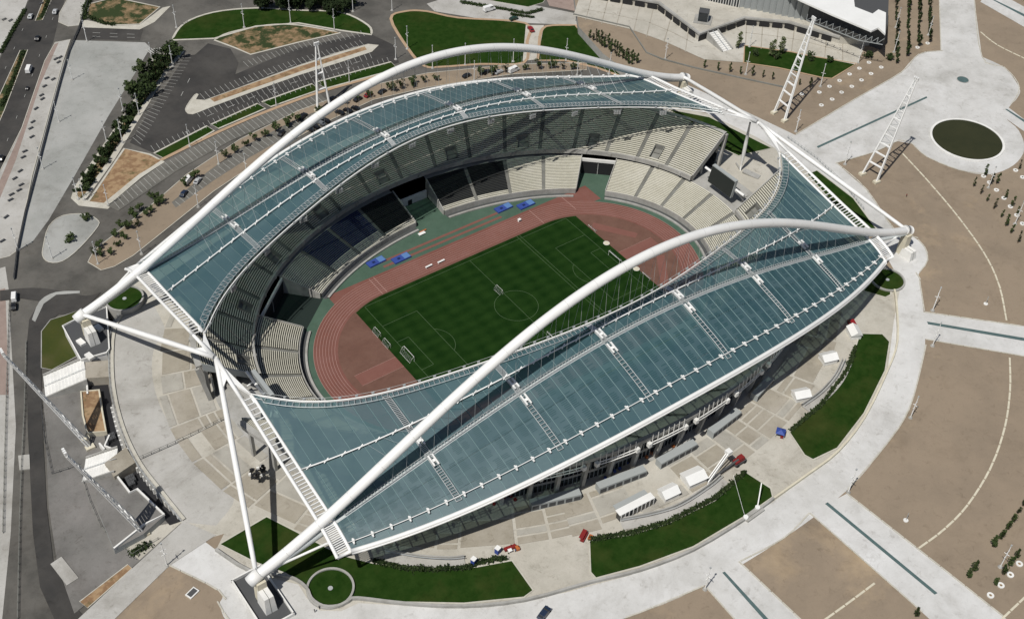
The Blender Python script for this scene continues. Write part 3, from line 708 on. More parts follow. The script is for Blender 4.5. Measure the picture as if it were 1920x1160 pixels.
for a, b, n in LOW_RUNS:
    S = secs(a, b, n)
    for k, (t0, t1) in enumerate(S):
        h0 = half_angle(t0, LOWT) if k else 0; h1 = half_angle(t1, LOWT) if k < n-1 else 0
        vip = 103 < (t0+t1)/2 < 124
        press = 64 < (t0+t1)/2 < 103.5
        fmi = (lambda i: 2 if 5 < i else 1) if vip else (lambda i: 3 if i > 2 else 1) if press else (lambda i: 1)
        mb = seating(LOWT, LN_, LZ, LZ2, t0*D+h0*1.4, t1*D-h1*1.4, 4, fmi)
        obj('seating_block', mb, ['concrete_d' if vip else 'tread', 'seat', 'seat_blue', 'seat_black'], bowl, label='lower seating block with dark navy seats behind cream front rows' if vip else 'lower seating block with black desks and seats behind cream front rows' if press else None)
        if k:
            obj('aisle', aisle(LOWT, LN_, LZ, LZ2, t0*D, h0*1.4), 'concrete_d', bowl)
    # radial end walls of each run
    for t, s in ((a, 1), (b, -1)):
        mb = MB(); w0 = 0.35/90*s
        for i in range(12):
            f0, f1 = i/12, (i+1)/12
            zt0, zt1 = LZ+(LZ2-LZ)*f0+0.9, LZ+(LZ2-LZ)*f1+0.9
            p0, p1, q0, q1 = tier_pt(LOWT, f0, t*D), tier_pt(LOWT, f1, t*D), tier_pt(LOWT, f0, t*D-w0), tier_pt(LOWT, f1, t*D-w0)
            mb.face([(*q0, -0.1), (*q1, -0.1), (*q1, zt1), (*q0, zt0)]); mb.face([(*p0, -0.1), (*p1, -0.1), (*p1, zt1), (*p0, zt0)])
            mb.face([(*p0, zt0), (*p1, zt1), (*q1, zt1), (*q0, zt0)])
        p, q = tier_pt(LOWT, 0, t*D), tier_pt(LOWT, 0, t*D-w0)
        mb.face([(*p, -0.1), (*q, -0.1), (*q, LZ+0.9), (*p, LZ+0.9)])
        obj('end_wall', mb, 'concrete', bowl)
    # front wall, sunken gangway and pale outer kerb
    P = ellpts(LA-0.4, LB-0.4, 90 if b-a > 100 else 20, a*D, b*D, True)
    fw = MB(); ribbon(fw, P, 0.35, -0.1, LZ+0.9); obj('front_wall', fw, 'concrete', bowl)
    P2 = ellpts(LA-3.0, LB-3.0, 90 if b-a > 100 else 20, (a+0.4)*D, (b-0.4)*D, True)
    fw = MB(); ribbon(fw, P2, 0.9, -0.1, 0.75); obj('kerb_wall', fw, 'concrete', bowl)
    P3 = ellpts(LA-1.6, LB-1.6, 90 if b-a > 100 else 20, a*D, b*D, True)
    fw = MB(); ribbon(fw, P3, 1.9, -0.03, 0); obj('gangway', fw, 'dark_grey', bowl)
# gangway floor behind the lower tier, and its back wall
def ring(a0, b0, a1, b1, z0, z1, n=120, t0=0, t1=360):
    mb = MB()
    for i in range(n):
        s, e = (t0+(t1-t0)*i/n)*D, (t0+(t1-t0)*(i+1)/n)*D
        mb.face([(*ell(a0, b0, s), z0), (*ell(a1, b1, s), z1), (*ell(a1, b1, e), z1), (*ell(a0, b0, e), z0)])
    return mb
for a, b, n in LOW_RUNS:
    obj('gangway_floor', ring(LA2, LB2, 129, 100, LZ2-0.1, PL+0.05, 60, a, b), 'concrete', bowl)
UP_RUNS = [(10.2, 171.2, 18), (189.2, 350.4, 18)]
for a, b, n in UP_RUNS:
    S = secs(a, b, n)
    for k, (t0, t1) in enumerate(S):
        h0 = half_angle(t0, UPT) if k else 0; h1 = half_angle(t1, UPT) if k < n-1 else 0
        vom = k % 2 == 1
        sk = (lambda i, kk: 2 <= i <= 7 and kk in (2, 3)) if vom else None
        mb = seating(UPT, UN, UZ, UZ2, t0*D+h0*1.5, t1*D-h1*1.5, 6, lambda i: 1, sk)
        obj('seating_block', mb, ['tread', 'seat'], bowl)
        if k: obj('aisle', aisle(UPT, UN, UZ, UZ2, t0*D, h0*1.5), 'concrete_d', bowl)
        if vom:
            tt0 = t0*D+h0*1.5; dt = (t1*D-h1*1.5-tt0)/6
            u0, u1 = tt0+dt*2, tt0+dt*4; f0, f1 = 2/UN, 8/UN
            zb0, zt1 = UZ-0.6, UZ+(UZ2-UZ)*f1+1.0
            zt0 = UZ+(UZ2-UZ)*f0+1.0
            mb = MB()
            pa, pb, pc, pd = (tier_pt(UPT, f0, u0), tier_pt(UPT, f0, u1), tier_pt(UPT, f1, u1), tier_pt(UPT, f1, u0))
            for p, q, zp, zq in ((pa, pd, zt0, zt1), (pb, pc, zt0, zt1), (pd, pc, zt1, zt1)):
                n0 = Vector((q[1]-p[1], p[0]-q[0], 0)).normalized()*0.3
                mb.face([(*p, zb0), (*q, zb0), (*q, zq), (*p, zp)])
                p2, q2 = (p[0]+n0.x, p[1]+n0.y), (q[0]+n0.x, q[1]+n0.y)
                mb.face([(*p2, zb0), (*q2, zb0), (*q2, zq), (*p2, zp)])
                mb.face([(*p, zp), (*q, zq), (*q2, zq), (*p2, zp)])
            mb.face([(*pa, zb0), (*pb, zb0), (*pc, zb0), (*pd, zb0)])
            # doorway in the back wall and a lintel slab in front of it
            f2 = f0+(f1-f0)*0.55
            pe, pf = tier_pt(UPT, f2, u0), tier_pt(UPT, f2, u1)
            mb.face([(*pe, zb0+3.0), (*pf, zb0+3.0), (*pc, zb0+3.3), (*pd, zb0+3.3)])
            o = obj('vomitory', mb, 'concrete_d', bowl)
            m2 = MB().face([(pe[0], pe[1], zb0+0.02), (pf[0], pf[1], zb0+0.02), (pc[0], pc[1], zb0+0.02), (pd[0], pd[1], zb0+0.02)])
    # parapet along the front edge with small blocks
    P = ellpts(UA-0.5, UB-0.5, 110, a*D, b*D, True)
    mb = MB(); ribbon(mb, P, 0.9, UZ-1.6, 2.2); obj('parapet', mb, 'concrete', bowl)
    blk = MB().box((0, 0, 0), (1.3, 1.6, 1.5)).mesh('parapet_block', 'concrete')
    for x, y, ang in dist_pts(P, 11.5):
        link('parapet_block', blk, bowl, (x-math.sin(ang)*0.0, y, UZ-0.6), ang)
    # soffit of the upper tier
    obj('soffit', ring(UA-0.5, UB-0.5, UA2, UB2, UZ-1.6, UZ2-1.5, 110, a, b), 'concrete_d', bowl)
    # radial end walls of the upper tier
    for t, s in ((a, -1), (b, 1)):
        mb = MB(); w0 = 0.6/120*s
        for i in range(10):
            f0, f1 = i/10, (i+1)/10
            zt0, zt1 = UZ+(UZ2-UZ)*f0+1.0, UZ+(UZ2-UZ)*f1+1.0
            p0, p1, q0, q1 = tier_pt(UPT, f0, t*D), tier_pt(UPT, f1, t*D), tier_pt(UPT, f0, t*D+w0), tier_pt(UPT, f1, t*D+w0)
            zl0, zl1 = UZ+(UZ2-UZ)*f0-2.2, UZ+(UZ2-UZ)*f1-2.2
            mb.face([(*q0, zl0), (*q1, zl1), (*q1, zt1), (*q0, zt0)]); mb.face([(*p0, zl0), (*p1, zl1), (*p1, zt1), (*p0, zt0)])
            mb.face([(*p0, zt0), (*p1, zt1), (*q1, zt1), (*q0, zt0)])
        obj('end_wall', mb, 'grey_paint' if abs(t-171.2) < 1 or abs(t-189.2) < 1 else 'concrete', bowl)
        mb = MB()
        for f in (0.45, 0.95):
            p = tier_pt(UPT, f, (t-s*1.0)*D)
            mb.box((p[0], p[1], (PL+UZ+(UZ2-UZ)*f-2)/2), (1.2, 1.2, UZ+(UZ2-UZ)*f-2-PL), t*D)
            q = tier_pt(UPT, f, (t-s*7)*D)
            mb.box((q[0], q[1], (PL+UZ+(UZ2-UZ)*f-2)/2), (1.2, 1.2, UZ+(UZ2-UZ)*f-2-PL), t*D)
        obj('column', mb, 'concrete', bowl)
    # rim terrace, rear wall, glazing and columns behind the upper tier
    obj('rim', ring(UA2, UB2, UA2+2.2, UB2+1.6, UZ2+0.3, UZ2+0.3, 110, a, b), 'concrete', bowl)
    mb = ring(UA2+2.2, UB2+1.6, UA2+2.2, UB2+1.6, UZ2-1.3, UZ2+0.3, 110, a, b); obj('rim_fascia', mb, 'concrete', bowl)
    ra, rb = (a, b) if a < 100 else (238, 335)
    obj('rear_wall', ring(UA2-3, UB2-4.0, UA2-3, UB2-4.0, PL, 17, 110, ra, rb), 'glass', bowl)
    obj('rear_beam', ring(UA2-2.4, UB2-3.4, UA2-2.4, UB2-3.4, 12.2, 13.4, 110, ra, rb), 'concrete', bowl)
    colm = MB().beam((0, 0, 0), (0, 2.6, 17.3), 1.3, 1.6).mesh('column', 'concrete')
    mull = MB().box((0, 0, 4.5), (0.22, 0.22, 9)).mesh('mullion', 'grey_paint')
    for k in range(n*2+1):
        t = (a+(b-a)*k/(2*n))*D
        x, y = ell(UA2-0.6, UB2-2.2, t)
        nx, ny = x/(UA2**2), y/(UB2**2)
        if not ra <= t/D <= rb: continue
        link('column', colm, bowl, (x, y, PL), math.atan2(ny, nx)-math.pi/2)
        if k < n*2:
            for j in range(1, 6):
                t2 = (a+(b-a)*(k+j/6)/(2*n))*D
                x, y = ell(UA2-2.7, UB2-3.7, t2)
                if y < 20: link('mullion', mull, bowl, (x, y, PL))
    # white balcony frames with tall posts round the rim
    if a > 100:
        for k in range(n):
            t0, t1 = a+(b-a)*(k+0.12)/n, a+(b-a)*(k+0.88)/n
            if t1 < 236: continue
            P = [ell(UA2+2.9, UB2+2.3, (t0+(t1-t0)*i/4)*D) for i in range(5)]
            fr = MB()
            for dz in (0.3, -1.1): fr.tube([(*p, UZ2+dz-2) for p in P], 0.22, 5)
            for x, y, ang in dist_pts(P, 2.3):
                fr.beam((x, y, UZ2-3.4), (x, y+0.2, UZ2+2.2), 0.2, 0.2)
            for p in (P[0], P[-1]): fr.box((p[0], p[1], UZ2-2.4), (1.4, 1.4, 1.8))
            obj('railing_frame', fr, 'white_matte', bowl)
# tunnels: floor level walls and back walls
mb = MB()
for xs in ((-7.4, 8.6),):
    mb.box(((xs[0]+xs[1])/2, 81.5, 2.0), (xs[1]-xs[0], 0.8, 4.2))
o = obj('tunnel_wall', mb, 'white_matte', bowl)
obj('tunnel_door', MB().box((-0.5, 81.0, 1.2), (2.0, 0.4, 2.5)), 'dark', bowl)
for t0, t1 in ((34.4, 44.4), (133, 147.8)):
    p, q = ell(LA2-1, LB2-1, t0*D), ell(LA2-1, LB2-1, t1*D)
    mid = ((p[0]+q[0])/2, (p[1]+q[1])/2)
    mb = MB(); mb.beam((*p, 7.6), (*q, 7.6), 0.8, 1.5); obj('tunnel_lintel', mb, 'white_matte', bowl)
    mb = MB(); mb.beam((*p, 3.3), (*q, 3.3), 0.5, 7.0); obj('tunnel_gate', mb, 'dark', bowl)
    mb = MB(); mb.beam((mid[0], mid[1], -0.1), (mid[0], mid[1], 6), 0.5, 0.5); obj('tunnel_post', mb, 'white_matte', bowl)
    nx, ny = math.cos((t0+t1)/2*D), math.sin((t0+t1)/2*D)
    obj('tunnel_floor', MB().poly([ell(LA-6, LB-6, t0*D), (p[0], p[1]), (q[0], q[1]), ell(LA-6, LB-6, t1*D)], -0.01), 'green', bowl)
    if t0 > 90: obj('tunnel_shade', MB().poly([ell(LA-1, LB-1, t0*D), p, q, ell(LA-1, LB-1, t1*D)], 0.01), 'tunnel_shade_tone', bowl)  # deep shade beneath the upper tier, painted as a near-black sheet on the floor
obj('tunnel_floor', MB().poly([(-7.4, 60), (8.6, 60), (8.6, 81), (-7.4, 81)], -0.015), 'green', bowl)
# ground floor kiosks under the near rim
for k, (x0, x1) in enumerate(((-62, -44), (-38, -19), (-13, 4), (12, 28), (38, 50))):
    if True:
        xm = (x0+x1)/2; y = -(UB2+0.5)*math.sqrt(1-(xm/(UA2+1))**2)
        sl_ = math.atan2(xm*(UB2**2)/(UA2**2), -y)
        kb = MB().box((xm, y-1.5, PL+1.6), (x1-x0, 3.0, 3.2), sl_)
        obj('kiosk_block', kb, 'grey_paint', bowl)
        ca, sa = math.cos(sl_), math.sin(sl_)
        for i in range(6):
            u = (x1-x0)*(-0.42+0.168*i)
            wx, wy = xm+u*ca+3.04*sa, y-1.5+u*sa-3.04*ca
            obj('kiosk_shutter', MB().box((xm+u*ca+1.52*sa, y-1.5+u*sa-1.52*ca, PL+1.5), ((x1-x0)*0.13, 0.12, 1.9), sl_), 'dark_grey', bowl)

# concourse slabs: each slab is a stone of its own with pale joints between
slab_i = 0
def slab_zone(t0, t1, nt, o_in, o_out, seed):
    r2 = random.Random(seed)
    edges = [t0]
    while edges[-1] < t1: edges.append(edges[-1]+(t1-t0)/nt*r2.choice((0.55, 0.8, 1.0, 1.35)))
    for a, b in zip(edges, edges[1:]):
        o = o_in
        while o < o_out-2:
            w = min(r2.choice((3.0, 4.5, 6.5, 8.5, 11.0)), o_out-o)
            if r2.random() < 0.9:
                g = 0.40
                pts = [ell(94.5+oo, 66+oo, tt*D) for tt, oo in ((a+.24, o+g), (b-.24, o+g), (b-.24, o+w-g), (a+.24, o+w-g))]
                obj('paving_slab', MB().prism(pts, PL+0.10, PL+0.16+r2.random()*0.03), r2.choice(('slab', 'slab', 'slab_grey')), concourse)
            o += w
slab_zone(142, 214, 12, 32.5, 54, 12)
slab_zone(216, 246, 5, 36, 52, 5)
slab_zone(247, 318, 12, 36.5, 53, 8)

# ================================================================ ROOF LEAVES
def ev(c, t): return sum(k*t**(2*i) for i, k in enumerate(c))
Y_IN, Z_IN = (64.49, -52.74, 48.38, -41.8), (49.63, -24.46, 13.39)
Y_A, Z_A = (68.16, -16.39, -0.37), (50.37, -30.29, 11.63)
Y_T, Z_T = (72.98, -3.16, 2.57), (49.99, -34.32, 11.98)
Y_O, Z_O = (104.08, -21.07, -0.82), (40.82, -27.61, 10.17)
XR = 126.0
def roof_keys(t):
    yi, ya, yt, yo = ev(Y_IN, t), ev(Y_A, t), ev(Y_T, t), ev(Y_O, t)
    zi, za, zt, zo = ev(Z_IN, t), ev(Z_A, t), ev(Z_T, t), ev(Z_O, t)
    return [(yi, zi), (ya, za), (yt, zt), (yo, zo)]
def roof_pt(t, w, s, dz=0.0):
    K = roof_keys(t); n = len(K)-1
    w = max(0.0, min(float(n), w)); i = min(int(w), n-1); u = w-i
    y = K[i][0]+(K[i+1][0]-K[i][0])*u
    # cubic Hermite of height against y
    def sl(j):
        if j == 0: return (K[1][1]-K[0][1])/(K[1][0]-K[0][0]+1e-6)
        if j == n: return (K[n][1]-K[n-1][1])/(K[n][0]-K[n-1][0]+1e-6)
        return (K[j+1][1]-K[j-1][1])/(K[j+1][0]-K[j-1][0]+1e-6)
    h = K[i+1][0]-K[i][0]
    m0, m1 = sl(i)*h, sl(i+1)*h
    if i == 2: m1 = (K[3][1]-K[2][1])*1.5
    z = (2*u**3-3*u*u+1)*K[i][1]+(u**3-2*u*u+u)*m0+(-2*u**3+3*u*u)*K[i+1][1]+(u**3-u*u)*m1
    return (XR*t, s*y, z+dz)
AR = dict(a=154.7, zf=19.2, za=79.4, y=71.2, c=-0.6225)
def arch_pt(t, s):
    sh = (1-t*t)*(1+AR['c']*t*t)
    return (AR['a']*t, s*AR['y'], AR['zf']+(AR['za']-AR['zf'])*sh)
NB = 60
ROWS = [0.0, 1.0, 2.0, 2.34, 2.68, 3.0]
NODE = 42.6
slat_me = MB().box((0, 0, 0), (4.9, 0.34, 0.34)).mesh('slat', 'white')
flood_me = MB().box((0, 0, 0), (0.9, 0.5, 0.7)).box((0, 0, -0.6), (0.15, 0.15, 0.7)).mesh('floodlight', 'steel')
fcl = MB()
for i in range(3):
    for j in range(2): fcl.box((i*1.1-1.1, 0, -j*1.0), (0.85, 0.6, 0.8))
fcl.beam((-2, 0, 0.6), (2, 0, 0.6), 0.2, 0.2).beam((-1.5, 0, 1.8), (-1.5, 0, 0.5), 0.15, 0.15).beam((1.5, 0, 1.8), (1.5, 0, 0.5), 0.15, 0.15)
flood_cl = fcl.mesh('floodlight_cluster', 'steel')
cross_me = MB().box((0, 0, 0), (0.5, 2.2, 0.35)).box((0, 0, 0.3), (0.8, 0.8, 0.9)).mesh('line_bracket', 'white')
brk_me = MB().beam((-0.9, -0.5, -0.4), (0.9, 0.5, 0.5), 0.3, 0.3).beam((-0.6, 0.4, -0.4), (0.5, -0.4, 0.5), 0.2, 0.2).mesh('pipe_bracket', 'white')
trol = MB().box((0, -0.8, 0.5), (4.2, 0.55, 0.5)).box((0, 0.8, 0.5), (4.2, 0.55, 0.5)).box((0, 0, 0.2), (1.0, 2.0, 0.2)).mesh('maintenance_trolley', 'white')
def roof_leaf(s, label):
    root = thing('roof_leaf', label, 'roof', (0, s*71.2, PL))
    P = lambda name, mb, m, sm=False, lab=None: wpart(name, mb, m, root, sm, lab)
    def inst(name, me, loc, rz=0.0, par=None):
        if par: return link(name, me, par, loc, rz)
        return link(name, me, root, (loc[0], loc[1]-s*71.2, loc[2]-PL), rz)
    # arch tube, foot collars, torsion tube
    arch_o = P('arch', MB().tube([arch_pt(-1+2*i/120, s) for i in range(121)], 1.72, 20), 'white', True)
    for k in range(1, 26):
        a, b = Vector(arch_pt(-1+2*k/26-.0006, s)), Vector(arch_pt(-1+2*k/26+.0006, s))
        obj('arch_joint', MB().tube([a, b], 1.735, 20), 'weld', arch_o, True)
    for e in (-1, 1):
        f = arch_pt(e, s)
        obj('arch_shoe', MB().tube([(f[0]-e*2.2, f[1], f[2]+1.2), (f[0]+e*1.6, f[1], f[2]-0.9)], 2.05, 20), 'white', arch_o, True)
    tp = [roof_pt(-1+2*i/80, 2.0, s, -0.95) for i in range(81)]
    f = arch_pt(1, s)
    ends = lambda e: (e*(f[0]-1.5), f[1], f[2]-0.3)
    P('torsion_tube', MB().tube([ends(-1)]+tp+[ends(1)], [1.5]+[1.12]*81+[1.5], 14), 'tube_grey', True)
    # ribs under every panel joint, and the panels
    for k in range(NB+1):
        t = -1+2*k/NB
        mb = MB().tube([roof_pt(t, w, s, -0.40) for w in [3.0*j/14 for j in range(15)]], 0.16, 5)
        P('roof_rib', mb, 'rib')
        P('roof_seam', MB().tube([roof_pt(t, w, s, 0.06) for w in [3.0*j/14 for j in range(15)]], 0.085 if s < 0 else 0.05, 4), 'seam')
    pu = MB()
    for w in (0.5, 1.5, 2.17, 2.5, 2.84):
        pu.tube([roof_pt(-1+2*i/60, w, s, -0.25) for i in range(61)], 0.10, 4)
    P('purlins', pu, 'rib')
    if s < 0:          # reflections in the sheets painted as thin dark strips, grouped along each bay
        sl_ = MB(); r5 = random.Random(4)
        for k in range(NB):
            for j in range(33):
                w = 2.03+0.024*j
                if w > 2.77 or j % 11 > 8: continue
                g = (k*3+j//11) % 2
                a0, a1 = (0.06, 0.62) if g else (0.34, 0.93)
                if r5.random() < 0.1: continue
                a0 += r5.uniform(-.05, .1); a1 += r5.uniform(-.1, .05)
                ta, tb = -1+2*(k+a0)/NB, -1+2*(k+a1)/NB
                sl_.face([roof_pt(ta, w, s, 0.03), roof_pt(ta, w+0.013, s, 0.03), roof_pt(tb, w+0.013, s, 0.03), roof_pt(tb, w, s, 0.03)])
        P('sheet_reflections', sl_, 'reflection_dash')['kind'] = 'stuff'
    for k in range(NB):
        ta, tb = -1+2*k/NB+0.0006, -1+2*(k+1)/NB-0.0006
        for r in range(len(ROWS)-1):
            w0, w1 = ROWS[r]+0.002, ROWS[r+1]-0.002
            mb = MB(); n = 3
            for j in range(n):
                a, b = w0+(w1-w0)*j/n, w0+(w1-w0)*(j+1)/n
                q = [roof_pt(ta, a, s), roof_pt(tb, a, s), roof_pt(tb, b, s), roof_pt(ta, b, s)]
                mb.face(q if s > 0 else q[::-1])
            P('roof_panel', mb, 'roof')
    # outer edge tube
    P('edge_beam', MB().tube([roof_pt(-1+2*i/80, 3.0, s, 0.0) for i in range(81)], 0.78, 8), 'white', True)
    P('gutter', MB().tube([tuple(c+d for c, d in zip(roof_pt(-1+2*i/80, 3.0, s), (0, s*0.7, -0.5))) for i in range(81)], 0.4, 6), 'white', True)
    # inner edge walkway: two rails, rungs, front rail
    wk = MB(); n = 150
    def off_in(t, d, dz):
        a = Vector(roof_pt(t-0.004, 0, s)); b = Vector(roof_pt(t+0.004, 0, s))
        dd = (b-a); nn = Vector((-dd.y, dd.x, 0)).normalized()*(-s)   # towards the pitch
        p = Vector(roof_pt(t, 0, s))
        if abs(t) > 0.985: nn = Vector((0, -s, 0))
        return p-nn*d+Vector((0, 0, dz))
    L1 = [off_in(-1+2*i/n, 2.6, 0.7) for i in range(n+1)]; L2 = [off_in(-1+2*i/n, 0.2, 0.5) for i in range(n+1)]
    wk.tube(L1, 0.12, 4); wk.tube(L2, 0.14, 4)
    for i in range(n+1): wk.beam(L1[i], L2[i], 0.18, 0.1)
    for i in range(n):
        if s > 0: wk.beam(L1[i], L2[i+1], 0.12, 0.1)
    iw = P('inner_walkway', wk, 'steel')
    P('inner_edge_beam', MB().tube([off_in(-1+2*i/n, -0.9, -0.2) for i in range(n+1)], 0.24, 8), 'white', True)
    P('front_rail', MB().tube([off_in(-1+2*i/n, -1.9, 0.3) for i in range(n+1)], 0.07, 5), 'steel', True)
    for i in range(n//3):
        if s < 0 or i % 5 == 0:
            p = off_in(-1+2*(i*3+1.5)/n, -1.4, 0.3)
            inst('floodlight', flood_me, p, 0.0, iw)
    if s > 0:
        for i in range(1, 13):
            p = off_in(-1+2*i/13, -0.8, -2.4); inst('floodlight_cluster', flood_cl, p, (0 if abs(i-6.5) < 4 else 0.5*(1 if i < 6 else -1)), iw)
    # cable trays along and across the leaf
    pr_o = P('pipe_run', MB().tube([roof_pt(-1+2*i/80, 1.0, s, 0.9) for i in range(81)], 0.26, 6), 'white', True)
    for k in range(44):
        t = -0.98+1.96*k/43; a = Vector(roof_pt(t+.002, 1, s)); b = Vector(roof_pt(t-.002, 1, s))
        inst('pipe_bracket', brk_me, roof_pt(t, 1.0, s, 0.8), math.atan2((a-b).y, (a-b).x), pr_o)
    cl_o = P('cable_line', MB().tube([roof_pt(-1+2*i/80, 2.80, s, 1.0) for i in range(81)], 0.15, 5), 'white', True)
    for k in range(42):
        t = -0.985+1.97*k/41; a = Vector(roof_pt(t+.002, 2.8, s)); b = Vector(roof_pt(t-.002, 2.8, s))
        inst('line_bracket', cross_me, roof_pt(t, 2.80, s, 0.8), math.atan2((a-b).y, (a-b).x), cl_o)
    lad = MB(); n2 = 190
    l1 = [roof_pt(-0.97+1.94*i/n2, 2.0-0.28*0, s, 0.75) for i in range(n2+1)]
    hw = 0.9 if s > 0 else 0.6
    off = [(p[0], p[1]+s*hw, p[2]-0.1) for p in l1]; off2 = [(p[0], p[1]-s*hw, p[2]+0.1) for p in l1]
    lad.tube(off, 0.12, 4); lad.tube(off2, 0.12, 4)
    for i in range(n2+1): lad.beam(off[i], off2[i], 0.26, 0.12)
    P('ridge_walkway', lad, 'steel' if s > 0 else 'grey_paint')
    for xx in (-90, -54, -18, 18, 54, 90):
        t = xx/XR; cw = MB()
        A = [roof_pt(t-0.0075, 0.1+2.75*i/60, s, 0.6) for i in range(61)]; B = [roof_pt(t+0.0075, 0.1+2.75*i/60, s, 0.6) for i in range(61)]
        cw.tube(A, 0.12, 4); cw.tube(B, 0.12, 4)
        for i in range(61): cw.beam(A[i], B[i], 0.2, 0.1)
        cw_o = P('cross_walkway', cw, 'steel')
        for w in (1.55, 2.13):
            a = Vector(roof_pt(t, w, s)); b = Vector(roof_pt(t, w+0.05, s)); d = b-a
            o = inst('maintenance_trolley', trol, a+Vector((0, 0, 0.9)), 0.0, cw_o)
            o.rotation_euler = (0, -math.atan2(d.z, math.hypot(d.x, d.y)), math.atan2(d.y, d.x))
    # end trusses, node fins and back stays
    for e in (-1, 1):
        inn = [Vector(roof_pt(e, w, s)) for w in [3.0*j/24 for j in range(25)]]
        outp = [Vector((e*(130.8-1.0*(1-j/24)), p.y, p.z+0.1)) for j, p in enumerate(inn)]
        node = Vector((e*129.8, s*0.6, NODE))
        fr = MB()
        fr.tube(inn, 0.55, 8); fr.tube(outp+[], 0.62, 8)
        fr.tube([outp[-1], inn[-1]], 0.5, 8)
        et_o = P('end_truss', fr, 'white', True)
        ns = 46
        for k in range(ns):
            j = (k+0.5)/ns*24; i = int(j); u = j-i
            a = inn[i].lerp(inn[i+1], u); b = outp[i].lerp(outp[i+1], u); d = b-a
            o = inst('slat', slat_me, (a+b)/2, math.atan2(d.y, d.x), et_o)
            o.scale = (d.length/4.9, 1, 1)
        # fin plates from the inner corner to the node
        pl_ = MB()
        A, B = inn[0], outp[0]
        A2 = inn[0]+Vector((0, 0, -0.9)); B2 = outp[0]+Vector((0, 0, -0.9)); n2_ = node+Vector((0, 0, -1.4))
        c1, c2 = A.lerp(node, 0.30), B.lerp(node, 0.42)
        low_ = Vector((0, 0, -1.0))
        for dz in (Vector((0, 0, 0.1)), low_): pl_.face([A+dz, c2+dz, node+dz]); 
        pl_.face([A, node, node+low_, A+low_]); pl_.face([A, c2, c2+low_, A+low_]); pl_.face([c2, node, node+low_, c2+low_])
        A3 = A+Vector((0, s*3.5, -0.9)); pl_.face([A, A3, A3+Vector((e*0.9, 0, 0)), A+Vector((e*0.9, 0, 0.1))])
        midB = B.lerp(node, 0.42)
        P('node_fin', pl_, 'white')
        P('node_arm', MB().tube([B, midB, node], [0.62, 0.75, 0.95], 8), 'white', True)
        foot = Vector((e*(f[0]-1.0), f[1], f[2]+0.6))
        st = [node.lerp(foot, u) for u in (0, 0.1, 0.3, 0.6, 0.9, 1)]
        P('stay_strut', MB().tube(st, [0.9, 0.85, 0.98, 1.0, 0.8, 0.75], 12), 'white', True)
        gus = MB()
        g1 = node.lerp(foot, 0.16); g2 = node.lerp(B, 0.45)
        for dz in (0.35, -0.35): gus.face([node+Vector((0, 0, dz)), g1+Vector((0, 0, dz)), g2+Vector((0, 0, dz))])
        gus.face([g1+Vector((0, 0, .35)), g2+Vector((0, 0, .35)), g2+Vector((0, 0, -.35)), g1+Vector((0, 0, -.35))])
        P('gusset_plate', gus, 'white')
        oc = outp[-1]
        P('corner_brace', MB().tube([outp[-5], Vector((e*(f[0]-9), f[1]+s*1.2, f[2]+1.5))], 0.42, 8), 'white', True)
    # hanger cables from the arch to the inner pipe run and the ridge tube
    for k in range(40):
        x = -104+208*k/39; t = x/XR; ta = (x*1.0)/AR['a']
        top = arch_pt(ta, s)
        q = roof_pt(t, 1.0, s, 0.6)
        P('hanger_cable', MB().tube([top, q], 0.055, 4), 'steel')
        q = roof_pt(t, 2.0, s, 0.4)
        P('hanger_cable', MB().tube([arch_pt(ta*0.985, s), q], 0.055, 4), 'steel')
    return root
roof_leaf(-1, 'near teal translucent stadium roof leaf hung from its white arch, in front of the pitch')
roof_leaf(1, 'far teal translucent stadium roof leaf hung from its white arch, behind the pitch')

# arch foot piers
def pier(x, y, label, h, pit=True, bh=0.72):
    g = PL
    r = thing('arch_pier', label, 'pier', (x, y, g))
    e = 1 if x > 0 else -1
    b = MB()
    n0 = MB()
    obj('pier_block', MB().box((0, 0, h/2), (3.4, 3.6, h), 0, 0, 0.9), 'cream', r)
    obj('pier_buttress', MB().box((0, -3.4, h*bh/2), (4.0, 6.0, h*bh), 0, 0, 0.8), 'white_matte', r)
    for dx in (-0.02,):
        obj('pier_groove', MB().box((dx, -3.4, h*bh/2), (0.22, 6.06, h*bh+0.06), 0, 0, 0.8), 'concrete_d', r)
    if pit:
        w = MB()
        for dx in (-5.2, 5.2): w.box((dx, 0, 0.7), (0.5, 22, 1.4))
        for dy in (-11, 11): w.box((0, dy, 0.7), (10.9, 0.5, 1.4))
        obj('pit_wall', w, 'white_matte', r)
        obj('pit_floor', MB().box((0, 0, 0.12), (9.8, 21.4, 0.2)), 'dark_grey', r)
    return r
pier(-153.4, -72.2, 'cream arch pier in a walled pit beside the foreground lawn planter', 10.3)
pier(153.4, -72.2, 'cream arch pier on the pale square under the near arch right tip', 10.3, False, 0.42)
pier(153.4, 70.2, 'cream arch pier under the right end of the far arch', 10.3, False)
r = pier(-153.4, 70.2, 'cream arch pier rising through the dark service roof at the left', 10.3, False)
sb = thing('service_building', 'low service building with dark flat roof around the left arch pier', 'building', (-155, 62, LOW))
z8 = [(-159.9,80.8),(-152.7,81.7),(-141.6,82.1),(-150.0,59.0),(-151.6,57.7),(-161.0,59.5)]
wpart('wall', MB().prism(z8, LOW, 9.0), 'white_matte', sb)
wpart('roof_slab', MB().prism([(x*0.996+(-155)*0.004*1, y*0.985+62*0.015) for x, y in z8], 9.0, 9.12), 'dark_grey', sb)
wpart('parapet', ribbon(MB(), z8, 0.5, 9.0, 0.6, True), 'white_matte', sb)
for u in [(-157.5,68.0),(-157.7,59.1),(-149.0,71.8)]:
    wpart('roof_unit', MB().box((*u, 9.6), (2.2, 3.6, 1.0), 0.2), 'white_matte', sb)

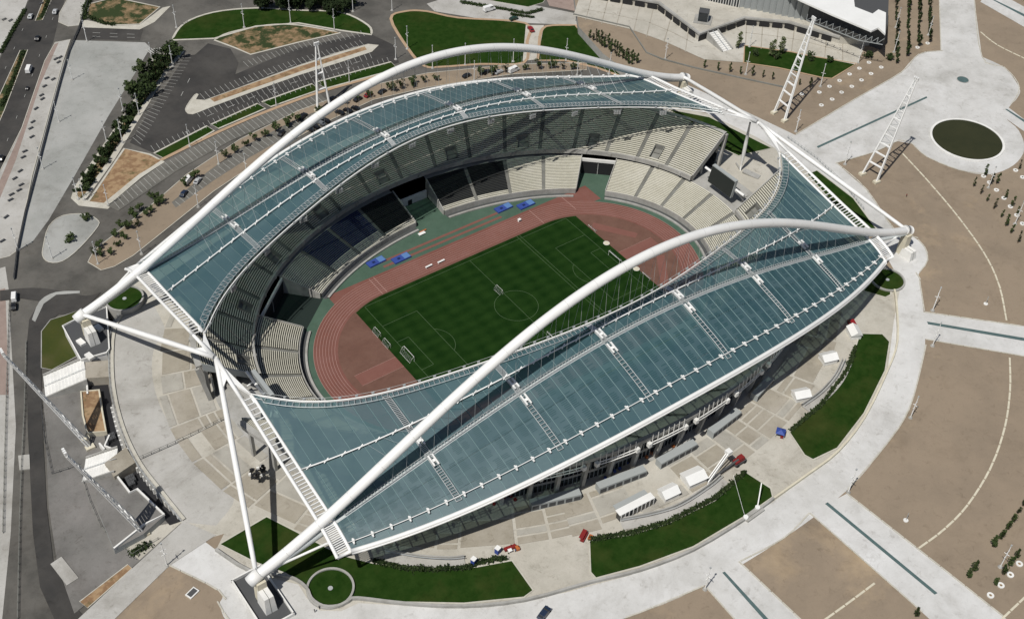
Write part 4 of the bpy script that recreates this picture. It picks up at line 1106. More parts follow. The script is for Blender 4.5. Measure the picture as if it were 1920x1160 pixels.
# round planters at the corners
def planter(pt, r, label, z0, h):
    t = thing('round_planter', label, 'planter', (*pt, z0))
    obj('wall', ribbon(MB(), [ell(r, r, 2*math.pi*i/48) for i in range(48)], 0.7, 0, h, True), 'concrete', t)
    obj('lawn', MB().poly([ell(r-0.2, r-0.2, 2*math.pi*i/48) for i in range(48)], h-0.55), 'lawn', t)
    obj('drain', MB().tube([(0, 0, h-0.6), (0, 0, h-0.3)], 0.8, 16), 'steel', t)
    return t
planter((-133.9, -81.2), 7.4, 'round walled planter full of dark grass in the foreground lawn', PL, 0.9)
planter((134.2, -81.2), 7.0, 'round walled planter in the shade of the right roof corner', PL, 0.9)
planter((-134.2, 81.6), 7.2, 'round raised planter with a tall grey wall under the left end of the far arch', LOW, 7.0)

# ================================================================ BIG SCREENS, FLAME MAST
def screen(e, label):
    t = thing('video_screen', label, 'screen', (e*112, 0, PL))
    y0_, y1_ = -7.4, 7.4
    def q(x, z0, z1, th, yy=(y0_, y1_)):
        mb = MB()
        a = [(e*(x-112)*1.0, yy[0], z0-PL), (e*(x-112), yy[1], z0-PL), (e*(x-112+1.4), yy[1], z1-PL), (e*(x-112+1.4), yy[0], z1-PL)]
        b = [(p[0]+e*th, p[1], p[2]) for p in a]
        mb.face(a); mb.face(b)
        for i in range(4): mb.face([a[i], a[(i+1) % 4], b[(i+1) % 4], b[i]])
        return mb
    obj('screen_face', q(111.9, 13.5, 21.2, 0.3, (y0_+0.2, y1_-0.2)), 'screen', t)
    obj('housing', q(112.2, 13.0, 21.7, 1.6), 'grey_paint', t)
    obj('beam', MB().tube([(e*3, -12.5, 8.5), (e*3, 12.5, 8.5)], 0.6, 10), 'white', t)
    for y in (-9.5, 9.5):
        obj('support_arm', MB().tube([(e*2, y*0.7, 9), (e*7, y*1.15, 2)], 0.35, 8), 'white', t)
    obj('catwalk', MB().box((e*7, 0, 4.8), (2.6, 21, 0.5)).box((e*5.8, 0, 5.6), (0.2, 21, 1.2)), 'concrete', t)
    for y in (-9, 0, 9):
        obj('support_leg', MB().box((e*7, y, 2.3), (0.7, 0.7, 4.6)), 'concrete', t)
    return t
screen(1, 'black video screen facing the pitch from the right end gap between the tiers')
screen(-1, 'grey backed video screen in the left end gap, seen from behind')
cm = thing('flame_mast', 'tall tapered grey flame mast with a black tip behind the right video screen', 'mast', (135.9, 9.6, PL))
obj('mast', MB().tube([(0, 0, 0), (0, 0, 4), (0, 0, 10), (0, 0, 16), (0, 0, 26.5)], [0.25, 0.5, 0.85, 0.8, 0.38], 14), 'white_matte', cm, True)
obj('mast_tip', MB().tube([(0, 0, 26.5), (0, 0, 30)], [0.39, 0.25], 14), 'dark', cm, True)
obj('hinge_fin', MB().beam((3.5, -9, 0.2), (0.6, -1.5, 0.8), 3.2, 0.5).beam((0, 0, 0.4), (2, 5, 0.4), 0.6, 0.6), 'concrete', cm)

# ================================================================ LATTICE LIGHT TOWERS
def tower(base, lean, label, w0=8.0, g=None, narrow=1.0, m='white', rungs=11, zb=PL, yaw=0.0, lr=1.0):
    t = thing('light_tower', label, 'light tower', (*base, zb))
    h = Vector(lean)
    side = Vector((math.sin(yaw), math.cos(yaw), 0))
    legs = []
    for s in (-1, 1):
        a = side*(w0/2*s); b = h+side*(narrow/2*s)
        legs.append((a, b))
        for dd in (-0.45, 0.45):
            off = Vector((math.cos(yaw), -math.sin(yaw), 0))*dd
            obj('leg', MB().tube([a+off, b+off*0.4], [0.42*lr, 0.26*lr], 6), m, t)
        obj('footing', MB().box((a.x, a.y, 0.5), (3.2, 2.2, 1.2), yaw), 'cream', t)
    for k in range(1, rungs+1):
        u = (k/rungs)**0.8
        p, q = legs[0][0].lerp(legs[0][1], u), legs[1][0].lerp(legs[1][1], u)
        wd = (0.9 if k % 3 == 0 or k < 3 else 0.35)*lr
        obj('rung', MB().beam(p, q, wd, 0.45), m, t)
    br = MB()
    for k in range(rungs, rungs*3):
        u, v_ = k/rungs/3, (k+1)/rungs/3
        s1, s2 = (0, 1) if k % 2 else (1, 0)
        br.beam(legs[s1][0].lerp(legs[s1][1], u), legs[s2][0].lerp(legs[s2][1], v_), 0.16, 0.16)
    obj('bracing', br, 'steel', t)
    hd = MB()
    for i in range(-1, 2):
        for j in range(2):
            c = h+side*(i*0.9)+Vector((0, 0, 0.4+j*0.9)); hd.box(c, (0.8, 0.7, 0.7))
    obj('lamp_head', hd, m, t)
    return t
tower((183.1, 31.0), (15, 4.5, 47), 'white leaning lattice light tower right of the far arch, on bare soil', zb=PL, yaw=0.1)
tower((182.5, -28.2), (15.5, 1.5, 47), 'white leaning lattice light tower beside the round pool', zb=PL, yaw=-0.1)
tower((-173.7, 23.9), (-16, 6.0, 50), 'steel lattice light tower leaning over the left road, the upper one', 5.0, narrow=2.6, m='white', zb=LOW, rungs=14, lr=0.72)
tower((-173.2, -22.2), (-15.5, 0.0, 50), 'steel lattice light tower leaning out from the grey service deck, the lower one', 5.0, narrow=2.6, m='white', zb=LOW, rungs=14, lr=0.72)
tower((2.0, 163.5), (1.5, 5, 33), 'small white frame tower standing in the far car park behind the arch', 7.0, zb=LOW, rungs=4, yaw=math.pi/2)

# ================================================================ SERVICE YARD (left)
def stair(name, label, top, bot, wdt, n=12, z1=PL, z0=LOW):
    a, b = Vector((*top, 0)), Vector((*bot, 0)); d = b-a; L = d.length; ang = math.atan2(d.y, d.x)
    t = thing(name, label, 'stairs', (top[0], top[1], z0), ang)
    for i in range(n):
        hgt = (z1-z0)*(1-i/n)
        obj('step', MB().box((L*(i+0.5)/n, 0, hgt/2), (L/n+0.01, wdt, hgt)), 'white_matte', t)
    for s in (-1, 1):
        mb = MB()
        y = s*(wdt/2+0.3)
        mb.face([(0, y-.25, 0), (L, y-.25, 0), (L, y-.25, 1.0), (0, y-.25, z1-z0+1.0)]); mb.face([(0, y+.25, 0), (L, y+.25, 0), (L, y+.25, 1.0), (0, y+.25, z1-z0+1.0)])
        mb.face([(0, y-.25, z1-z0+1), (L, y-.25, 1), (L, y+.25, 1), (0, y+.25, z1-z0+1)]); mb.face([(L, y-.25, 0), (L, y+.25, 0), (L, y+.25, 1), (L, y-.25, 1)])
        obj('side_wall', mb, 'concrete', t)
    obj('handrail', MB().tube([(0, 0, z1-z0+0.9), (L, 0, 1.0)], 0.12, 5), 'steel', t)
    return t
P4 = [(-161.4,54.9),(-154.0,50.9),(-169.1,7.3),(-164.6,7.7)]
Q4 = [(-176.4,59.2),(-179.4,12.9)]
stair('staircase', 'upper white staircase dropping from the left concourse to the road', P4[0], Q4[0], 11.5)
stair('staircase', 'lower white staircase dropping from the left concourse, between the two lattice towers', P4[2], Q4[1], 10.5)
for pts, nm in (([(-159.9,58.6),(-152.2,54.8),(-155.4,46.5),(-163.0,50.7)], 'upper'), ([(-173.0,8.2),(-164.0,10.9),(-164.0,2.6),(-172.6,0.7)], 'lower')):
    o = tag(obj('stair_landing', MB().prism(pts, LOW, PL+0.05), 'slab'), 'tan paved landing at the head of the %s left staircase' % nm, 'landing')
gt = thing('garden_terrace', 'raised brown soil garden with pale walls beside the upper left staircase', 'garden', (*[(-165.8,39.3)][0], LOW))
gpts = [(-166.5,47.3),(-160.7,44.4),(-163.7,34.2),(-166.5,23.7),(-172.2,26.9),(-170.4,35.6)]
wpart('wall', ribbon(MB(), gpts, 0.6, LOW, 2.6, True), 'cream', gt)
wpart('soil', MB().poly(gpts, 5.6), 'soil_orange', gt)
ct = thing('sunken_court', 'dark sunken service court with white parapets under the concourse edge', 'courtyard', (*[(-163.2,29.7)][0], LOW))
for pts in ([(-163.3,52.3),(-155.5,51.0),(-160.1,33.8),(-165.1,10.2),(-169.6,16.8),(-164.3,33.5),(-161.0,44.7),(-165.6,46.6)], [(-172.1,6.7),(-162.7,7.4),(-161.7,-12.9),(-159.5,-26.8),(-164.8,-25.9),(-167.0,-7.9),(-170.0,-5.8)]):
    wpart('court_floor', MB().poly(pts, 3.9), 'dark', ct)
for line in ([(-166.2,21.4),(-169.5,17.6),(-167.4,14.1)], [(-163.5,49.0),(-165.0,44.8)], [(-170.6,19.8),(-170.2,16.0)]):
    wpart('parapet', ribbon(MB(), line, 0.6, LOW, 2.6), 'white_matte', ct)
acm = MB().box((0, 0, 0.9), (1.5, 1.5, 1.7)).tube([(0, 0, 1.7), (0, 0, 1.95)], 0.55, 10)
acme = acm.mesh('cooling_unit', 'dark_grey')
for i, (x, y) in enumerate([(-166.7,21.6),(-165.8,21.7),(-165.0,21.7),(-167.1,20.1),(-166.1,20.1),(-165.3,20.1),(-168.6,-0.1),(-167.8,-0.0),(-167.0,-0.0),(-168.7,-1.7),(-167.9,-1.7),(-167.1,-1.6),(-168.8,-3.1),(-168.0,-3.1)]):
    tag(link('cooling_unit', acme, None, (x, y, 3.8)), 'dark cooling unit in the sunken court by the ' + ('garden terrace, ' if i < 6 else 'grey deck, ')+('upper', 'middle', 'lower')[(i % 6)//3 if i < 6 else min(2, (i-6)//3)]+' row, '+ORD[(i % 3) if i < 6 else (i-6) % 3], 'cooling unit', 'cooling units by the ' + ('terrace' if i < 6 else 'deck'))
dk = thing('service_deck', 'grey flat roofed service deck with white parapets below the lower left stairs', 'building', (*[(-174.5,-14.7)][0], LOW))
dpts = [(-179.1,2.7),(-171.7,4.5),(-170.7,-7.8),(-168.0,-7.7),(-165.0,-23.0),(-173.7,-26.1),(-184.3,-26.6),(-182.6,-9.3)]
wpart('wall', MB().prism(dpts, LOW, 6.2), 'grey_paint', dk)
wpart('deck', MB().poly([(x, y) for x, y in dpts], 6.25), 'yard', dk)
wpart('parapet', ribbon(MB(), [(-171.7,4.5),(-170.7,-7.8),(-168.0,-7.7),(-165.0,-23.0),(-172.3,-23.1),(-184.3,-26.6)], 0.6, 6.2, 0.9), 'white_matte', dk)
tag(obj('loading_pad', MB().prism([(-203.2,-18.5),(-199.2,-17.7),(-197.7,-28.8),(-201.9,-29.4)], LOW, LOW+0.5), 'pave_light'), 'pale rectangular concrete pad in the grey yard at lower left', 'concrete pad')
tag(obj('loading_pad', MB().prism([(-195.9,32.1),(-192.5,30.4),(-194.6,23.9),(-197.8,25.5)], LOW, LOW+0.5), 'pave_light'), 'small pale concrete pad beside the curved road on the far left', 'concrete pad')
hb = thing('hatch_box', 'small white framed dark hatch set in the brown soil at lower left', 'hatch', (*[(-170.8,-57.8)][0], PL), 0.35)
obj('frame', MB().box((0, 0, 0.25), (3.8, 2.6, 0.5)), 'white_matte', hb); obj('grille', MB().box((0, 0, 0.53), (3.0, 1.8, 0.1)), 'dark_grey', hb)

# walls and fences
sw = thing('court_wall', 'white slatted wall between the sunken court and the concourse edge', 'wall', (*[(-162.3,-13.4)][0], LOW))
for line in ([(-159.5,34.0),(-162.0,23.1),(-164.5,9.7)], [(-163.6,2.6),(-162.4,-13.6),(-159.9,-27.4)]):
    wpart('wall_body', ribbon(MB(), line, 0.8, LOW, 3.2), 'concrete', sw)
    for x, y, a in dist_pts(line, 2.4): wpart('buttress', MB().box((x, y, LOW+1.5), (0.6, 2.2, 3.0), a), 'white_matte', sw)
def wall(name, label, line, z0, h, w, m, cap=None, cat='wall'):
    t = thing(name, label, cat, (*line[len(line)//2], z0))
    wpart('wall_body', ribbon(MB(), line, w, z0, h), m, t)
    if cap: wpart('coping', ribbon(MB(), line, w+0.35, z0+h, 0.15), cap, t)
    return t
def fence(label, line, z0, h=1.8, step=3.0, m='steel', dark=False):
    t = thing('fence', label, 'fence', (*line[len(line)//2], z0))
    pm_ = MB().box((0, 0, h/2), (0.14, 0.14, h)).mesh('fence_post', m)
    for x, y, a in dist_pts(line, step):
        link('fence_post', pm_, t, (x-t.location.x, y-t.location.y, 0), a)
    mb = MB()
    for zz_ in ((0.15, h*0.5, h-0.08) if not dark else [h*(i+.5)/6 for i in range(6)]):
        for a, b in zip(line, line[1:]): mb.beam((*a, z0+zz_), (*b, z0+zz_), 0.08 if not dark else 0.10, 0.08 if not dark else 0.13)
    wpart('fence_rails', mb, m, t)
    return t
wall('ring_wall', 'grey parapet wall along the ring walkway beside the three foreground lawns', smooth([(-157.4,-47.1),(-152.0,-61.0),(-143.0,-69.7),(-140.2,-76.5),(-140.8,-81.4),(-139.2,-85.9),(-135.3,-88.5),(-131.6,-88.8),(-128.6,-89.6),(-117.3,-99.8),(-102.5,-111.2),(-84.9,-120.5),(-62.9,-127.3),(-47.0,-132.8),(-26.9,-136.8),(-2.7,-137.4),(10.9,-136.7)], 3, False), PL, 1.3, 0.8, 'concrete')
wall('ring_wall', 'pale parapet wall with dark gaps curving past the right hand lawn', smooth([(10.9,-136.7),(29.1,-135.9),(45.7,-134.7),(66.3,-129.0),(93.1,-117.1),(109.0,-108.3),(125.8,-93.2),(131.5,-87.2)], 3, False), PL, 1.1, 0.7, 'cream')
wall('terrace_wall', 'long low wall edging the tan terrace across the top right corner', [(158.4,164.2),(175.8,137.2),(166.5,112.2),(169.0,103.1),(177.6,87.8),(193.4,64.5),(204.4,48.6)], PL, 0.8, 0.5, 'concrete_d')
fence('long dark grey fence between the pale parking apron and the bench pavement', [(-49.7,329.4),(-59.1,314.7),(-70.1,296.6),(-81.5,279.9),(-96.8,252.9),(-113.6,222.5),(-130.9,190.9),(-146.3,163.0),(-157.1,141.8)], LOW, 2.0, 3.0, 'dark_grey', True)
fence('thin steel railing along the curved edge of the left concourse', cl_edge, PL, 1.3, 2.6)
fence('dark grey fence beside the small grey gatehouse road on the far left', [(-157.5,141.3),(-161.6,131.7),(-165.0,124.0)], LOW, 2.0, 3.0, 'dark_grey', True)
fence('tall dark fence running down the left edge beside the curved road', [(-173.4,86.6),(-185.6,54.3),(-195.2,30.2),(-203.9,7.8),(-211.0,-11.1),(-219.0,-32.5)], LOW, 1.4, 3.0, 'concrete_d', False)
fence('dark fence on the left edge by the striped pavement', [(-171.5,111.0),(-185.3,73.9),(-199.3,35.9),(-211.6,2.3)], LOW, 1.4, 3.0, 'concrete_d', False)
fence('grey fence crossing the left concourse from the wall to the stadium', [(-162.4,2.7),(-148.9,2.4),(-133.1,3.0),(-128.8,3.1)], PL, 1.8, 3.0, 'dark_grey')
fence('grey crowd barrier fence under the right hand strut of the roof', [(173.7,16.6),(172.9,-3.5),(168.8,-24.2),(162.1,-43.3)], PL, 1.6, 2.2, 'grey_paint')
fence('thin dark fence between the grey yard and the planted slope at lower left', [(-180.6,51.0),(-185.9,32.8),(-189.2,17.3),(-183.5,16.3),(-179.7,16.1)], LOW, 1.6, 3.0, 'dark_grey')
fence('dark fence curving round the lower light tower deck', [(-181.0,11.7),(-183.0,-1.0),(-184.1,-13.9),(-182.3,-23.1),(-179.8,-30.5),(-169.8,-29.1)], LOW, 1.6, 3.0, 'concrete_d', False)

# terrace and sports hall, top right
tr = thing('terrace_deck', 'raised tan terrace with a pale edge and dark openings below it, top right', 'terrace', (*[(217.2,124.3)][0], PL))
tp_ = [(180.2,190.0),(180.5,171.1),(202.1,143.5),(198.7,106.7),(231.2,106.0),(248.9,89.5),(260.8,63.4),(271.5,54.1),(281.9,50.1),(333.0,94.7),(272.8,147.3)]
wpart('deck', MB().prism(tp_, PL, 12.0), ['pave_beige'], tr)
te = [(180.5,171.1),(202.1,143.5),(198.7,106.7),(231.2,106.0),(248.9,89.5),(260.8,63.4)]
wpart('edge', ribbon(MB(), te, 1.6, 11.6, 1.0), 'concrete', tr)
for i, (x, y, a) in enumerate(dist_pts(te, 7.0)):
    o = MB().box((x+math.sin(a)*0.9, y-math.cos(a)*0.9, 9.9), (5.4, 0.3, 2.8), a)
    wpart('opening', o, 'dark', tr)
ss = stair('staircase', 'grey flight of steps from the tan terrace down to the court, top right', [(206.1,104.6)][0], [(204.5,90.5)][0], 6.0, 10, 12.0, PL)
cbx, cby = [(210.1,116.6)][0]
cb = thing('glass_kiosk', 'small dark glass cube kiosk on a pale plinth on the top right terrace', 'kiosk', (cbx, cby, 12.0), 0.7)
obj('plinth', MB().box((0, 0, 0.2), (9.5, 9.5, 0.4)), 'concrete', cb)
obj('glass_box', MB().box((0, 0, 3.0), (5.2, 5.2, 5.2)), 'glass', cb)
for dx in (-2.65, 0, 2.65):
    for dy in (-2.65, 2.65):
        obj('frame_post', MB().box((dx, dy, 3.0), (0.2, 0.2, 5.3)), 'grey_paint', cb)
obj('roof_panel', MB().box((0, 0, 5.7), (5.5, 5.5, 0.15)), 'dark_grey', cb)
hall = thing('sports_hall', 'big white roofed sports hall with grey fins in the top right corner', 'building', (*[(287.5,94.1)][0], PL))
ZR = 27.0
roof_p = [(260.3,121.1),(248.6,97.3),(249.3,86.0),(252.6,66.0),(257.5,43.0),(263.1,43.3),(261.2,36.9),(278.5,51.6),(277.7,56.1),(271.5,54.7),(269.0,64.9),(278.4,74.5),(308.6,105.9),(289.7,125.1)]
wpart('roof', MB().prism(roof_p, ZR-1.0, ZR), 'white', hall)
wl = MB(); wlp = [(254.1,136.6),(241.2,114.7),(249.7,102.5),(260.6,84.8),(269.7,69.7),(275.5,46.4),(298.9,66.1),(326.8,113.7)]
wpart('wall', MB().prism(wlp, PL, ZR-4.0), 'dark_grey', hall)
seg_a, seg_b = Vector((*[(235.0,120.1)][0], 0)), Vector((*[(258.6,86.0)][0], 0))
fa = math.atan2((seg_b-seg_a).y, (seg_b-seg_a).x)
fin = MB().box((0, 0, 6.0), (3.4, 0.8, 12.0), 0.5).mesh('fin', 'grey_paint')
for k in range(12):
    p = seg_a.lerp(seg_b, (k+0.5)/12)
    link('fin', fin, hall, (p.x-hall.location.x, p.y-hall.location.y, 4.0), fa)
win_a, win_b = Vector((*[(226.4,132.5)][0], 0)), Vector((*[(236.6,116.3)][0], 0))
wpart('window_wall', MB().beam((win_a.x, win_a.y, 15), (win_b.x, win_b.y, 15), 0.6, 6), 'glass', hall)
for k in range(14):
    p = win_a.lerp(win_b, k/13)
    wpart('window_bar', MB().box((p.x+0.3*math.sin(fa), p.y-0.3*math.cos(fa), 15), (0.35, 0.8, 6.2), fa), 'white_matte', hall)
tb = MB()
A = [Vector((x, y, 22.5)) for x, y in [(243.1,74.1),(247.4,59.8),(251.2,44.7),(258.6,35.0)]]
for a, b in zip(A, A[1:]):
    for k in range(4):
        p, q = a.lerp(b, k/4), a.lerp(b, (k+1)/4)
        tb.beam(p, q, 0.3, 0.3); tb.beam(p, p+Vector((0, 0, 3.5)), 0.25, 0.25); tb.beam(p, q+Vector((0, 0, 3.5)), 0.2, 0.2)
wpart('eave_truss', tb, 'grey_paint', hall)

# ================================================================ NEAR CONCOURSE OBJECTS
def tent(pt, rz, label, w=4.7, l=6.0, h=2.4):
    t = thing('tent', label, 'tent', (*pt, PL+0.1), rz)
    mb = MB().box((0, 0, h/2), (l, w, h)); obj('tent_walls', mb, 'white_matte', t)
    rf = MB(); e = 0.35
    for s in (-1, 1):
        rf.face([(-l/2-e, s*(w/2+e), h-0.1), (l/2+e, s*(w/2+e), h-0.1), (l/2+e, 0, h+1.5), (-l/2-e, 0, h+1.5)])
    for x in (-l/2-e, l/2+e): rf.face([(x, -w/2-e, h-0.1), (x, w/2+e, h-0.1), (x, 0, h+1.5)])
    obj('tent_roof', rf, 'white', t)
    obj('doorway', MB().box((l/2+0.02, -0.6, 1.2), (0.1, 1.8, 2.4)), 'dark', t)
    return t
tent([(-6.7,-114.4)][0], -0.12, 'largest white gabled tent, next to the white cherry picker boom', 5.8, 7.4, 2.6)
tent([(-18.4,-114.4)][0], -0.10, 'white gabled tent between the glass bus shelter and the largest tent')
tent([(54.2,-107.8)][0], -0.35, 'white gabled tent at the lower end of the right hand ramp rail', 4.6, 5.8)
tent([(77.5,-100.0)][0], -0.30, 'white gabled tent at the upper end of the right hand ramp rail', 4.6, 5.8)
tent([(97.0,-95.8)][0], 1.1, 'white tent on a chassis beside the red van near the roof corner', 4.2, 5.4)
bs = thing('glass_shelter', 'long glass walled ticket shelter with a white roof on the near concourse', 'shelter', (*[(-32.6,-113.6)][0], PL+0.1), -0.06)
obj('shelter_roof', MB().box((0, 0.8, 3.6), (15, 2.8, 0.3)), 'white', bs); obj('shelter_glass', MB().box((0, 0.6, 1.8), (14.4, 2.2, 3.4)), 'glass', bs)
for i in range(9): obj('shelter_post', MB().box((-7+1.75*i, -0.7, 1.8), (0.2, 0.2, 3.4)), 'white_matte', bs)
obj('rear_roof', MB().box((0, 3.6, 3.0), (13.5, 2.0, 0.25)), 'grey_paint', bs)
def ramp(line, label):
    t = thing('ramp', label, 'ramp', (*line[len(line)//2], PL))
    wpart('ramp_deck', ribbon(MB(), line, 4.0, PL+0.12, 0.25), 'pave_light', t)
    up_ = offset_line(line, 2.0)
    wpart('ramp_wall', ribbon(MB(), up_, 0.45, PL+0.1, 1.6), 'concrete', t)
    wpart('handrail', MB().tube([(x, y, PL+2.0) for x, y in offset_line(line, 0.9)], 0.14, 5), 'steel', t)
ramp(smooth([(-40.3,-115.2),(-28.6,-119.7),(-18.4,-122.0),(-4.4,-121.7),(2.5,-120.7)], 4, False), 'pale curved ramp behind the hedge of the centre foreground lawn')
ramp(smooth([(51.3,-113.3),(62.4,-112.4),(73.4,-109.6),(83.1,-105.1)], 4, False), 'pale curved ramp with steel rail beside the right hand lawn')
ramp(smooth([(-113.2,-80.1),(-105.8,-88.2),(-97.6,-94.9),(-92.7,-97.5)], 4, False), 'white walled ramp behind the hedge of the left foreground lawn')
# cherry picker boom truck
bt = thing('boom_lift', 'red boom lift vehicle with a long white lattice boom by the centre lawn', 'crane', (*[(12.3,-117.9)][0], PL+0.1), 0.4)
obj('chassis', MB().box((0, 0, 0.9), (5.2, 2.4, 1.0)), 'dark_grey', bt); obj('cab', MB().box((0.6, 0.2, 2.2), (2.6, 2.2, 1.6), 0, 0, 0.85), 'red', bt)
obj('engine_cover', MB().box((-1.6, 0, 1.9), (1.8, 2.0, 1.0)), 'red', bt)
for dx in (-1.7, 1.7):
    for dy in (-1.2, 1.2): obj('wheel', MB().tube([(dx, dy-0.25, 0.6), (dx, dy+0.25, 0.6)], 0.6, 12), 'tyre', bt)
bm = MB(); tip = Vector((*[(-3.3,-118.3)][0], 9)); b0 = Vector((*[(6.9,-116.4)][0], 16)); L0 = bt.location
for dy, dz in ((-.6, -.6), (.6, -.6), (.6, .6), (-.6, .6)):
    bm.beam(tip+Vector((dy, dy, dz)), b0+Vector((dy, dy, dz)), 0.35, 0.35)
for k in range(14):
    u, v_ = k/14, (k+1)/14
    for dy in (-.6, .6): bm.beam(tip.lerp(b0, u)+Vector((dy, dy, -.6)), tip.lerp(b0, v_)+Vector((dy, dy, .6)), 0.25, 0.25)
bt.rotation_euler = (0, 0, 0)
wpart('boom', bm, 'white', bt)
wpart('boom_cage', MB().box(b0+Vector((0, 0, 0.4)), (2.0, 2.0, 1.4)), 'white', bt)
wpart('boom_arm', MB().beam(tip, (L0.x, L0.y, PL+2.4), 0.7, 0.7), 'dark_grey', bt)
# flag poles with a white base
fp = thing('flag_pole_base', 'pair of white masts guyed to a pale plinth at the tip of the centre lawn', 'mast', (*[(0.9,-137.1)][0], PL))
bx, by = [(-3.6,-137.6)][0]; ex, ey = [(4.7,-137.2)][0]
wpart('plinth', MB().beam((bx, by, PL+0.4), (ex, ey, PL+0.4), 2.6, 0.8), 'concrete', fp)
for (x, y), (tx, ty), rr_ in (([(3.0,-136.6)][0], [(8.4,-131.9)][0], 0.22), ([(-3.3,-137.3)][0], [(-1.5,-126.7)][0], 0.06)):
    wpart('mast', MB().tube([(x, y, PL+0.6), (tx, ty, 14 if rr_ > .1 else 20)], rr_, 6), 'white', fp)
    wpart('mast_base', MB().tube([(x, y, PL+0.7), (x, y, PL+1.6)], 0.9, 10), 'white', fp)
pc = MB().box((0, 0, 1.15), (1.5, 1.5, 2.3)).box((0, 0, 2.4), (1.6, 1.6, 0.25)).mesh('booth_body', 'blue')
for u, lab in (((0), 'blue and white portable booth at the right end of the long hedge'), ((1), 'blue and white portable booth standing in the left lawn hedge')):
    p = [(-81.5,-100.3),(-90.5,-99.3)][u]
    t = thing('portable_booth', lab, 'booth', (*p, PL+0.1), 0.3)
    link('booth_body', pc, t); obj('booth_roof', MB().box((0, 0, 2.65), (1.7, 1.7, 0.3)), 'white', t)
uc = thing('stall_canopy', 'small blue canopy over a red stall at the tip of the right hand lawn', 'stall', (*[(34.1,-116.9)][0], PL+0.1), 0.6)
obj('canopy', MB().box((0, 0, 2.6), (3.4, 3.4, 0.9), 0, 0, 0.15), 'blue', uc)
for dx in (-1.5, 1.5):
    for dy in (-1.5, 1.5): obj('pole', MB().box((dx, dy, 1.1), (0.1, 0.1, 2.2)), 'steel', uc)
obj('counter', MB().box((0, -0.8, 0.5), (2.8, 1.0, 1.0)), 'red', uc); obj('crate', MB().box((1.2, -1.4, 0.4), (0.9, 0.9, 0.8)), 'orange', uc)
st = thing('red_stall', 'red folding stall with an orange crate by the corner of the centre lawn', 'stall', (*[(-54.0,-111.9)][0], PL+0.1), 0.5)
obj('stall_table', MB().box((0, 0, 0.6), (4.0, 1.3, 0.9)), 'red', st); obj('stall_awning', MB().box((0, 0.5, 1.9), (4.0, 1.5, 0.15)), 'red', st)
for dx in (-1.9, 1.9): obj('stall_post', MB().box((dx, 0.9, 0.95), (0.1, 0.1, 1.9)), 'steel', st)
obj('crate', MB().box((0.8, -1.9, 0.5), (1.9, 1.2, 0.9)), 'orange', st)
st = thing('red_stall', 'red stall with people round it at the corner of the left foreground lawn', 'stall', (*[(-76.7,-102.1)][0], PL+0.1), -0.2)
obj('stall_table', MB().box((-0.6, 0.6, 0.6), (4.2, 1.3, 0.9)), 'red', st); obj('stall_box', MB().box((1.6, -0.5, 0.6), (1.2, 1.6, 1.0)), 'orange', st); obj('stall_cloth', MB().box((-1.2, -0.6, 1.2), (1.4, 1.2, 0.1)), 'white', st)

stl = {}
for k, (cname, spots) in enumerate((('red', [(-71.5,-81.5),(-71.0,-83.5),(-66.3,-83.1),(-64.2,-84.0),(-63.9,-86.1),(-60.1,-84.8)]), ('blue', [(-31.1,-93.1),(-32.2,-96.4),(-30.5,-96.1),(-27.4,-95.9),(-25.1,-96.0),(-21.0,-95.3)]), ('orange', [(-13.7,-97.3),(-11.4,-96.4),(-10.8,-97.5),(-8.5,-97.2),(-2.4,-99.0)]))):
    me_ = MB().box((0, 0, 0.45), (0.9, 0.9, 0.9)).mesh('stool', cname)
    pts_ = sorted(spots, key=lambda q: q[0]*rt2.x+q[1]*rt2.y)
    for i, p in enumerate(pts_):
        tag(link('stool', me_, None, (*p, PL+0.16), 0.4*i), cname+' stool on the near concourse under the roof edge, '+ordinal(i, len(pts_)), 'stool', cname+' stools on the near concourse')
lc = thing('lamp_cluster', 'black cluster of spotlights on a short mast beside the near roof end', 'floodlight', (*[(-132.4,-29.5)][0], PL+0.1))
obj('mast', MB().tube([(0, 0, 0), (0, 0, 5)], 0.3, 8), 'dark_grey', lc)
r6 = random.Random(5)
for i in range(26):
    obj('spotlight', MB().box((r6.uniform(-2.8, 2.6), r6.uniform(-1.8, 1.8), 5+r6.uniform(-.4, 1.6)), (0.9, 0.8, 0.8), r6.random()*3), 'dark' if i % 6 else 'white_matte', lc)
obj('frame', MB().box((0, 0, 4.9), (5.2, 0.2, 0.2)).box((0, 0, 4.9), (0.2, 3.4, 0.2)), 'dark_grey', lc)

# people: small standing figures
def person(pt, z, label, shirt, rz=0.0, group=None):
    t = thing('person', label, 'person', (*pt, z), rz, group)
    bd = MB()
    for s in (-1, 1):
        bd.tube([(0.02*s, 0.1*s, 0.9), (0.04, 0.11*s, 0.5), (0.0, 0.12*s, 0.04), (0.14, 0.13*s, 0.03)], [0.10, 0.075, 0.055, 0.05], 6, 1)
        bd.tube([(0, 0.2*s, 1.42), (0.02, 0.27*s, 1.12), (0.1, 0.25*s, 0.86)], [0.06, 0.05, 0.04], 6, 0)
    bd.tube([(0, 0, 0.85), (0, 0, 1.1), (0, 0, 1.35), (0, 0, 1.47), (0, 0, 1.55)], [0.15, 0.14, 0.19, 0.12, 0.06], 8, 0)
    bd.tube([(0, 0, 1.52), (0.01, 0, 1.6), (0.02, 0, 1.70), (0, 0, 1.77)], [0.06, 0.10, 0.11, 0.05], 8, 2)
    obj('body', bd, [shirt, 'dark_grey', 'skin'], t, True)
    obj('hair', MB().tube([(-0.02, 0, 1.68), (-0.01, 0, 1.80)], [0.115, 0.06], 8), 'dark', t)
    return t
